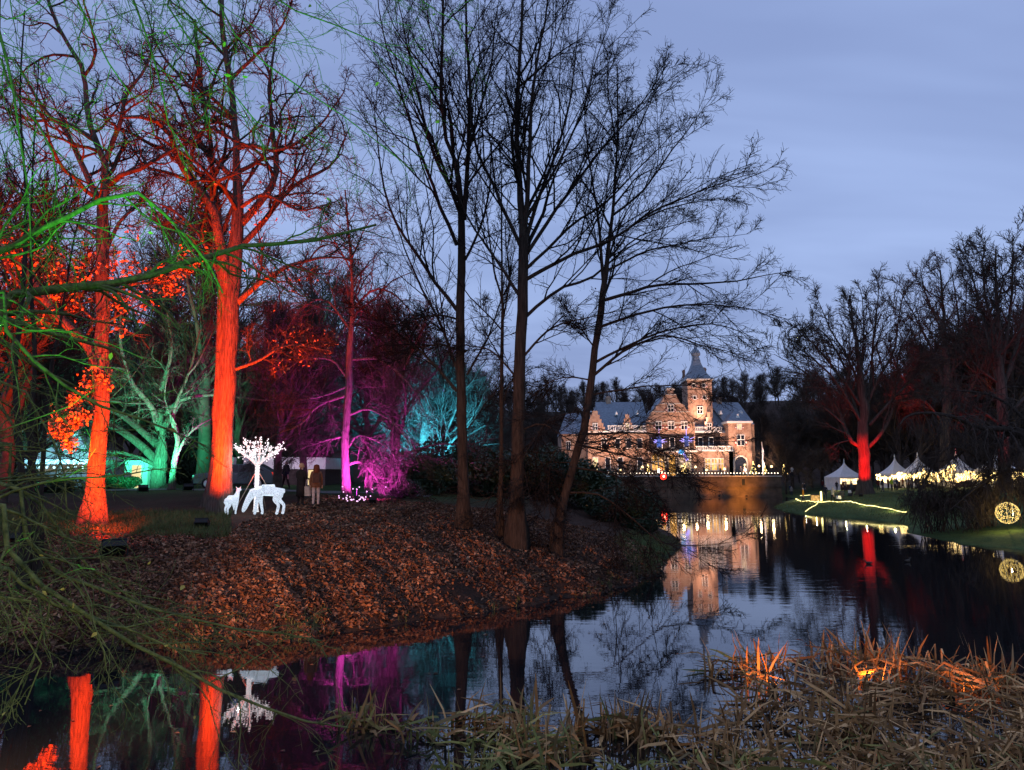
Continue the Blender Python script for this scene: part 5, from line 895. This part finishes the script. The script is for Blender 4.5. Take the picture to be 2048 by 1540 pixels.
# ------------------------------------------------------------------ figures grown from a skeleton
def skin_mesh(name, verts, edges, radii, root, sub=1, smooth=True):
    me = bpy.data.meshes.new(name + '_skeleton'); me.from_pydata(verts, edges, []); ob = bpy.data.objects.new(name, me); COL.objects.link(ob)
    mod = ob.modifiers.new('skin', 'SKIN'); mod.use_smooth_shade = smooth
    for v, r in zip(me.skin_vertices[0].data, radii): v.radius = r if isinstance(r, tuple) else (r, r)
    me.skin_vertices[0].data[root].use_root = True
    if sub: s = ob.modifiers.new('sub', 'SUBSURF'); s.levels = sub; s.render_levels = sub
    dg = bpy.context.evaluated_depsgraph_get(); out = bpy.data.meshes.new_from_object(ob.evaluated_get(dg)); bpy.data.objects.remove(ob); out.name = name
    return out
def person_mesh(stride=0.0, arms='down', hands=False):
    v, e, r = [], [], []
    def add(p, rad, par=None):
        v.append(p); r.append(rad); i = len(v) - 1
        if par is not None: e.append((par, i))
        return i
    pel = add((0, 0, .95), (.15, .11)); sp = add((0, 0, 1.12), (.13, .10), pel); ch = add((0, -.01, 1.32), (.155, .11), sp); nk = add((0, 0, 1.46), (.055, .055), ch); hd = add((0, .015, 1.55), (.075, .085), nk); tp = add((0, .01, 1.66), (.075, .08), hd)
    for s in (-1, 1):
        sh = add((s * .17, 0, 1.39), (.065, .06), ch)
        if arms == 'hold': pts = [((s * .23, .02, 1.14), .05), ((s * .16, .22, 1.10), .037)]
        elif arms == 'push': pts = [((s * .22, .10, 1.16), .05), ((s * .17, .34, 1.04), .037)]
        else: pts = [((s * .225, -.01, 1.13), .05), ((s * .23, .06, .90), .037)]
        a = sh
        for p, rad in pts: a = add(p, rad, a)
        w = v[a]; dx = .0 if arms == 'down' else .08; pm = add((w[0], w[1] + .02 + dx, w[2] - (.07 if arms == 'down' else .0)), (.032, .02), a)
        if hands:
            for k in range(4):
                q = v[pm]; f1 = add((q[0] + (k - 1.5) * .016, q[1] + .02 + dx * .5, q[2] - .045 - .006 * (1.5 - abs(k - 1.5))), .009, pm); add((v[f1][0], v[f1][1] + .02, v[f1][2] - .03), .007, f1)
            q = v[pm]; t1 = add((q[0] - s * .03, q[1] + .03, q[2] - .01), .010, pm); add((q[0] - s * .035, q[1] + .045, q[2] - .035), .008, t1)
        hp = add((s * .085, 0, .90), (.095, .10), pel); kn = add((s * .09, s * stride * .35 + .02, .50), .065, hp); an = add((s * .095, s * stride - .01, .10), .045, kn); add((s * .10, s * stride + .12, .045), (.04, .03), an)
    return skin_mesh('body', v, e, r, 0, 1)
def dress(me, mats, zones):
    """zones: function(centre)->material slot"""
    me = me.copy(); me.materials.clear()
    for m in mats: me.materials.append(m)
    me.polygons.foreach_set('material_index', np.array([zones(p.center) for p in me.polygons], np.int32)); me.update(); return me
SKIN = material('skin', (.45, .28, .2), (.5, .32, .24), .6); SHOE = material('shoe', (.02, .017, .015), (.04, .03, .03), .6)
def cloth(name, c, k=.6): return material(name, tuple(x * k for x in c), c, .9, 12, .2, 40, bdist=.01, spec=.1)
STAND, WALK, HOLD, PUSH = person_mesh(), person_mesh(.22), person_mesh(0, 'hold'), person_mesh(.16, 'push'); NEAR = person_mesh(.03, 'hold', True); NEAR2 = person_mesh(.02, 'down', True)
def zones(c, coat=.82):
    if c[2] > 1.475: return 3 if (c[2] > 1.60 or c[1] < -.02) else 0
    if abs(c[0]) > .13 and c[2] < .88 and c[2] > .6: return 0
    if c[2] < .13: return 4
    return 1 if c[2] > coat else 2
def hat(o, m, z=1.62): return MB().lathe([(.112, -.06), (.122, -.05), (.122, 0), (.112, .02), (.10, .07), (.06, .115), (.01, .125)], 12, (0, .012, z), sx=.93, sy=1.0).build('hat', m, o, smooth=True)
def face(o):
    MB().ball((0, .105, 1.575), .014, n=5, k=3).build('nose', SKIN, o); m = MB()
    for s in (-1, 1): m.ball((s * .032, .088, 1.60), .009, n=5, k=3)
    m.build('eyes', BLACK, o)
def long_coat(o, m, hem=.42, w=.19):
    return MB().lathe([(w * 1.08, hem), (w * 1.02, .7), (w * .98, .95), (w * .95, 1.1), (w * 1.0, 1.3), (w * .85, 1.4), (w * .42, 1.47), (w * .4, 1.44)], 16, sx=1.0, sy=.78).build('coat', m, o, smooth=True)
# the couple beside the shining deer
def place_person(px, Y, rz, me, label, s=1.0, group=None, name='person', zb=None):
    x = (px - 1024) / FPX * Y * 1.006; z = g1(x, Y) if zb is None else zb; o = empty(name, (x, Y, z), rz, label=label, cat='person', group=group); o.scale = (s,) * 3; link(bpy.data.objects.new('body', me), o); return o
c1, c2, c3 = cloth('coat_black_brown', (.03, .02, .018)), cloth('jacket_rust', (.20, .085, .045)), cloth('trousers_pale', (.55, .42, .36)); HAIR = cloth('hair_auburn', (.16, .04, .02)); BEAN = cloth('beanie_tan', (.55, .30, .15))
pa = place_person(608, 30.6, R_(-28), dress(NEAR, [SKIN, c1, c1, HAIR, SHOE], zones), 'person in long dark coat and tan beanie holding a pale bag', 1.0); hat(pa, BEAN); face(pa); long_coat(pa, c1, .40)
bg_ = empty('tote_bag', (pa.location.x + .30, 30.5, pa.location.z + .42), R_(-28), label='pale cloth tote bag in hand of person in long coat', cat='bag'); CANV = cloth('canvas_pale', (.5, .4, .33)); MB().prism([(-.16, 0), (.16, 0), (.14, .38), (-.14, .38)], -.05, .05).build('bag_body', CANV, bg_); MB().tube([(-.1, 0, .38), (-.07, 0, .62), (.0, 0, .68), (.07, 0, .62), (.1, 0, .38)], .012, 5).build('handle', CANV, bg_)
pb = place_person(638, 30.4, R_(12), dress(NEAR2, [SKIN, c2, c3, HAIR, SHOE], zones), 'person in rust jacket and pale trousers with backpack, seen from behind', 1.0)
MB().lathe([(.205, .80), (.21, .9), (.19, 1.08), (.2, 1.28), (.17, 1.38), (.08, 1.47), (.075, 1.44)], 16, sy=.75).build('jacket', c2, pb, smooth=True); MB().lathe([(.11, -.34), (.13, -.2), (.125, -.05), (.115, .03), (.09, .08), (.02, .11)], 12, (0, -.02, 1.61)).build('hair', HAIR, pb, smooth=True)
bp = MB().box(-.13, .13, -.27, -.15, .98, 1.36).build('backpack', cloth('backpack_brown', (.10, .045, .03)), pb); MB().tube([(-.1, -.16, 1.32), (-.11, .0, 1.41), (-.11, .13, 1.3), (-.13, .05, 1.05)], .018, 5).tube([(.1, -.16, 1.32), (.11, .0, 1.41), (.11, .13, 1.3), (.13, .05, 1.05)], .018, 5).build('strap', c1, pb)
pc = place_person(578, 44, R_(150), dress(WALK, [SKIN, cloth('coat_navy', (.02, .022, .035)), c1, c1, SHOE], zones), 'person in dark navy coat walking on the path beyond the deer', 1.0)
# other visitors: a few outfits shared by many small figures
def outfit(base, coat, leg, hairc): return dress(base, [SKIN, cloth('c', coat), cloth('l', leg), cloth('h', hairc), SHOE], zones)
OUT = [outfit(STAND, (.03, .03, .04), (.03, .035, .05), (.03, .02, .015)), outfit(WALK, (.12, .03, .025), (.03, .03, .04), (.3, .3, .3)), outfit(STAND, (.3, .27, .24), (.04, .05, .08), (.12, .07, .03)), outfit(HOLD, (.04, .06, .1), (.05, .05, .06), (.05, .03, .02)), outfit(WALK, (.05, .05, .05), (.08, .09, .13), (.35, .05, .05)), outfit(STAND, (.2, .12, .07), (.02, .02, .03), (.5, .45, .4)), outfit(HOLD, (.5, .48, .46), (.03, .03, .04), (.06, .04, .03))]
WHO = ['visitor in black coat', 'visitor in dark red coat', 'visitor in grey coat', 'visitor in navy coat', 'visitor in black coat and red hat', 'visitor in brown coat', 'visitor in white coat']
ORC = outfit(WALK, (.85, .32, .02), (.05, .05, .07), (.6, .6, .62)); HIV = outfit(STAND, (.45, .6, .05), (.05, .06, .05), (.05, .04, .03)); CREAM = outfit(PUSH, (.62, .55, .42), (.03, .03, .035), (.5, .45, .4))
place_person(1597, 86, R_(60), ORC, 'person in bright orange coat walking at the lawn edge')
place_person(1772, 97, R_(200), HIV, 'person in yellow green jacket standing near the market')
ps = place_person(1655, 79, R_(-70), CREAM, 'person in cream coat pushing a dark pram on the lawn')
def pram(x, y, rz, label):
    o = empty('pram', (x, y, g1(x, y)), rz, label=label, cat='pram', group='prams'); MB().lathe([(.2, .45), (.3, .6), (.32, .85), (.28, .86), (.1, .6)], 12, sx=1.2, sy=.8).build('seat', cloth('pram_cloth', (.04, .04, .045)), o, smooth=True); MB().lathe([(.3, .84), (.3, 1.0), (.2, 1.12), (.02, 1.16)], 12, (-.1, 0, 0), sx=.8, sy=.8).build('hood', cloth('pram_hood', (.06, .06, .065)), o, smooth=True)
    MB().tube([(.3, 0, .7), (.55, 0, 1.05)], .02, 5).tube([(.55, -.22, 1.05), (.55, .22, 1.05)], .02, 5).build('handle', BLACK, o); MB().box(.1, .45, -.22, .22, .3, .62).build('blanket', WHITE, o)
    for sx in (-.35, .35):
        for sy in (-.24, .24): MB().lathe([(.13, -.02), (.14, 0), (.13, .02)], 10).build('wheel', BLACK, o); w = o.children[-1]; w.rotation_euler = (R_(90), 0, 0); w.location = (sx, sy, .14)
pram(ps.location.x + .75, 78.7, R_(180), 'dark pram with white blanket pushed by person in cream coat')
pram((1698 - 1024) / FPX * 92, 92.0, R_(150), 'dark pram parked near the red lit tree')
place_person(1641, 86, R_(170), OUT[0], 'person in dark coat standing by the glowing cube lantern'); place_person(1693, 93, R_(100), OUT[3], 'person in blue coat behind the parked pram'); place_person(1754, 94, R_(30), OUT[4], 'person in dark coat standing beside the red lit tree')
CL = empty('cube_lantern', (float(at(1630, 985, 85)[0]), 85, g1(float(at(1630, 985, 85)[0]), 85)), label='glowing wooden cube lantern on lawn with light column', cat='lantern'); MB().box(-.35, .35, -.35, .35, .0, .7).build('body', emissive('lantern_glow', (1, .55, .15), .9, pattern=4), CL); MB().box(-.4, .4, -.4, .4, .7, .78).box(-.4, .4, -.4, .4, -.05, .0).build('frame', TIMBER, CL); MB().lathe([(.1, 0), (.1, 1.1), (.02, 1.15)], 8, (.55, -.3, 0)).build('light_column', ROPE, CL)
rng = np.random.default_rng(9)
for i in range(30):
    px = rng.uniform(1572, 1662) if i < 8 else rng.uniform(1742, 1850); Y = rng.uniform(122, 128) if i < 8 else rng.uniform(96, 106)
    place_person(px, Y, rng.uniform(0, 6.28), OUT[i % 7], (WHO[i % 7] + ' standing in the crowd before the market tents') if i >= 8 else (WHO[i % 7] + ' on the path between terrace and white tent'), rng.uniform(.92, 1.05), 'market crowd' if i >= 8 else 'visitors on the path')
for i in range(6): place_person(1664 + i * 10 + rng.normal() * 2, 116.5, rng.uniform(0, 6.28), OUT[i % 7], WHO[i % 7] + ' standing at the white pagoda tent beside red tree', 1.0, 'visitors at the tent')
for i in range(26): place_person(rng.uniform(1215, 1585), rng.uniform(126.5, 132), rng.uniform(0, 6.28), OUT[i % 7], WHO[i % 7] + ' on castle terrace behind the bulb string', rng.uniform(.92, 1.05), 'visitors on the terrace', zb=TZ)

# ------------------------------------------------------------------ shining deer
LED = emissive('led_white', (.70, .84, 1.0), 1.05, (.3, .3, .3), pattern=55, lo=.22, sample=True); LEDB = emissive('led_blossom', (1, .9, .95), 1.5); LEDT = emissive('led_trunk', (.92, .95, 1), 1.1, pattern=30, lo=.35)
def deer(px, Y, rz, s, graze, label):
    v, e, r = [], [], []
    def add(p, rad, par=None):
        v.append(p); r.append(rad); i = len(v) - 1
        if par is not None: e.append((par, i))
        return i
    mid = add((0, 0, .84), (.21, .19)); ch = add((.30, 0, .85), (.21, .21), mid); rump = add((-.36, 0, .90), (.20, .20), mid); tail = add((-.5, 0, .86), (.05, .05), rump); add((-.53, 0, .74), (.025, .02), tail)
    if graze: nk = [((.52, 0, .76), .16), ((.66, 0, .54), .115), ((.74, 0, .34), .095)]; hd = [((.80, 0, .22), (.09, .10)), ((.84, 0, .08), (.055, .06))]
    else: nk = [((.42, 0, .98), .15), ((.50, 0, 1.15), .11), ((.54, 0, 1.30), .095)]; hd = [((.62, 0, 1.36), (.09, .10)), ((.78, 0, 1.32), (.055, .06))]
    a = ch
    for p, rad in nk: a = add(p, rad, a)
    h0 = a
    for p, rad in hd: a = add(p, rad, a)
    b = v[h0 + 1]
    for sy in (-1, 1):
        ea = add((b[0] - (.03 if graze else .06), sy * .08, b[2] + .05), (.03, .02), h0 + 1); add((b[0] - (.05 if graze else .08), sy * .16, b[2] + (.10 if graze else .14)), (.018, .012), ea)
        f = add((.30, sy * .11, .66), .10, ch); k = add((.32 + sy * .06, sy * .12, .38), .056, f); q = add((.30 + sy * .10, sy * .12, .10), .043, k); add((.33 + sy * .10, sy * .12, .02), .055, q)
        hp = add((-.36, sy * .11, .70), .135, rump); kn = add((-.26 + sy * .05, sy * .13, .52), .085, hp); hk = add((-.44 + sy * .07, sy * .13, .34), .054, kn); q = add((-.40 + sy * .08, sy * .13, .08), .05, hk); add((-.37 + sy * .08, sy * .13, .02), .055, q)
    me = skin_mesh('body', v, e, r, 0, 2); me.materials.append(LED)
    x = (px - 1024) / FPX * Y * 1.006; o = empty('light_deer', (x, Y, g1(x, Y)), rz, label=label, cat='light sculpture'); o.scale = (s,) * 3; link(bpy.data.objects.new('body', me), o)
deer(545, 27.6, R_(188), 1.06, True, 'large white shining deer sculpture grazing under the shining blossom tree'); deer(473, 27.2, R_(75), .66, False, 'small white shining fawn sculpture standing beside the oak')
def led_tree():
    Y = 28.4; x = (521 - 1024) / FPX * Y * 1.006; o = empty('blossom_light_tree', (x, Y, g1(x, Y)), label='white shining blossom tree with wrapped trunk behind the deer', cat='light sculpture'); rng = np.random.default_rng(8); H = 1.72
    MB().lathe([(.12, 0), (.085, .15), (.07, .8), (.07, H)], 10).build('trunk', LEDT, o, smooth=True)
    m = MB()
    for z in np.arange(.1, H, .055): m.lathe([(.085, z), (.095, z + .012), (.085, z + .024)], 10)
    tag(m.build('light_coil', LEDB, o), kind='stuff')
    A, RA = np.array([resample([(0, 0, H - .05), (math.cos(a) * .22, math.sin(a) * .22, H + .2), (math.cos(a) * r_, math.sin(a) * r_, H + h_)], 8) for a, r_, h_ in [(0, .85, .72), (3.14, .85, .7), (1.2, .6, .85), (2.2, .6, .9), (4.2, .6, .85), (5.2, .6, .9), (.5, .8, .6), (3.6, .8, .6)]]), None
    RA = np.linspace(.05, .015, 8)[None].repeat(len(A), 0); B_, RB = grow(rng, A, RA, 9, .25, 1, 40, .45, 5, up=.3, wob=.2, rf=.6, rmin=.007, lmin=.18); V, F = join([tubes(A, RA, 5), tubes(B_, RB, 3)]); br = np_obj('branches', V, F, LEDT, o); m = MB()
    P = np.concatenate([B_[:, 2:].reshape(-1, 3), A[:, 4:].reshape(-1, 3)])
    for p_ in P[rng.permutation(len(P))[:300]]: m.ball(tuple(p_ + rng.normal(size=3) * .05), rng.uniform(.02, .034), n=5, k=3)
    tag(m.build('blossoms', LEDB, br), kind='stuff')
    for e_ in ((-.75, -.2), (.85, .3), (.1, .9)): MB().tube([(0, 0, H * .92), (e_[0], e_[1], .0)], .013, 5).build('guy_stake', material('stake_wood', (.30, .22, .16), (.42, .32, .24), .8, 5), o)
    ld = bpy.data.lights.new('tree_glow', 'POINT'); ld.energy = 55; ld.color = (.9, .94, 1); ld.shadow_soft_size = .02; l = link(bpy.data.objects.new('tree_glow', ld), o); l.location = (0, -1.0, 1.9)
led_tree()
# small flowers at the magenta tree
rng = np.random.default_rng(33); fx = (715 - 1024) / FPX * 33.2; fo = empty('flower_lights', (fx, 33.2, g1(fx, 33.2)), label='pink white light flowers at foot of the magenta tree', cat='light sculpture'); m, st = MB(), MB()
for k in range(46): a, b, h = rng.normal() * .45, rng.normal() * .35, rng.uniform(.08, .7) * (1 if k % 4 == 0 else .4); m.ball((a, b, h), .03, n=5, k=3); st.tube([(a, b, -.05), (a, b, h)], .006, 3)
tag(m.build('blossoms', emissive('pink_bulb', (1, .55, .95), 1.8), fo), kind='stuff'); tag(st.build('stems', BLACK, fo), kind='stuff')

# ------------------------------------------------------------------ car beyond the deer
def car():
    Y = 44.0; x = (478 - 1024) / FPX * Y; o = empty('parked_car', (x, Y, g1(x, Y)), R_(6), label='dark estate car parked beyond the deer, wheel rim lit teal', cat='car')
    PAINT = material('teal_lit_paint', (.09, .12, .12), (.10, .13, .13), .25, 2, spec=.6); RUB = material('rubber', (.012, .012, .012)); RIM = material('rim', (.55, .58, .6), rough=.3, metal=.7)  # teal reflections on the dark bodywork are put into the grey-green paint colour
    side = [(-2.2, .28), (-2.25, .62), (-2.1, .88), (-1.15, .98), (-.45, 1.42), (1.35, 1.46), (2.05, 1.05), (2.2, .8), (2.2, .3)]
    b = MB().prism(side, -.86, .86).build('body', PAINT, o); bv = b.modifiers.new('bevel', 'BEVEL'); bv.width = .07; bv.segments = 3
    for s in (-1, 1):
        yy = s * .868; MB().prism([(-.95, 1.0), (-.42, 1.36), (.25, 1.38), (.25, 1.0)], min(yy, yy + s * .01), max(yy, yy + s * .01)).build('window', GLASSD, o); MB().prism([(.32, 1.0), (.32, 1.38), (1.28, 1.38), (1.7, 1.05)], min(yy, yy + s * .01), max(yy, yy + s * .01)).build('window', GLASSD, o)
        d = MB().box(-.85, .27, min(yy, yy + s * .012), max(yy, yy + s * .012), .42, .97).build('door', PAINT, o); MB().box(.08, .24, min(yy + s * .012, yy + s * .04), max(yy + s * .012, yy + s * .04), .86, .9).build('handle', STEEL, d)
        for wx in (-1.38, 1.38):
            w = MB().lathe([(.2, -.11), (.33, -.11), (.34, 0), (.33, .11), (.2, .11)], 20).build('wheel', RUB, o, smooth=True); w.rotation_euler = (R_(90), 0, 0); w.location = (wx, s * .8, .33); rm = MB().lathe([(.05, -.125), (.21, -.12), (.215, .12), (.05, .125)], 16).build('rim', RIM, w)
        MB().box(-2.27, -2.12, s * .55 - .18, s * .55 + .18, .66, .8).build('headlight', STEEL, o); MB().box(2.1, 2.22, s * .6 - .14, s * .6 + .14, .78, .98).build('tail_light', emissive('tail_glow_%d' % (s + 1), (1, .05, .02), .5), o)
    MB().box(-2.3, -2.2, -.8, .8, .25, .55).build('bumper', RUB, o)
car()
# ------------------------------------------------------------------ ducks
FEATH = material('duck_feather', (.03, .025, .02), (.08, .06, .045), .8, 20)
def duck(px, py, rz, label):
    p = onz(px, py, 0); o = empty('duck', (p[0], p[1], 0), rz, label=label, cat='duck', group='ducks on the pond')
    v = [(0, 0, .07), (-.14, 0, .08), (-.24, 0, .13), (.12, 0, .08), (.18, 0, .17), (.20, 0, .25), (.26, 0, .25), (.32, 0, .235)]; me = skin_mesh('body', v, [(0, 1), (1, 2), (0, 3), (3, 4), (4, 5), (5, 6), (6, 7)], [(.1, .09), (.08, .07), (.02, .03), (.08, .07), .04, .045, .03, (.018, .01)], 0, 1); me.materials.append(FEATH); link(bpy.data.objects.new('body', me), o); o.scale = (.7,) * 3
duck(1737, 1128, R_(170), 'dark duck swimming in the red reflection'); duck(1815, 1124, R_(20), 'dark duck swimming on the dark water beside red reflection')
# paths
PATH = material('path_gravel', (.12, .11, .105), (.2, .19, .18), .9, 8)
xs = np.linspace(-26, -4.5, 50); e0 = 40.5 + .03 * (xs + 26); V = []
for x_, y_ in zip(xs, e0): V += [(x_, y_, g1(x_, y_) + .03), (x_, y_ + 2.2, g1(x_, y_ + 2.2) + .03)]
tag(np_obj('path', np.array(V), [[(2 * i, 2 * i + 2, 2 * i + 3, 2 * i + 1) for i in range(49)]], PATH), kind='structure')
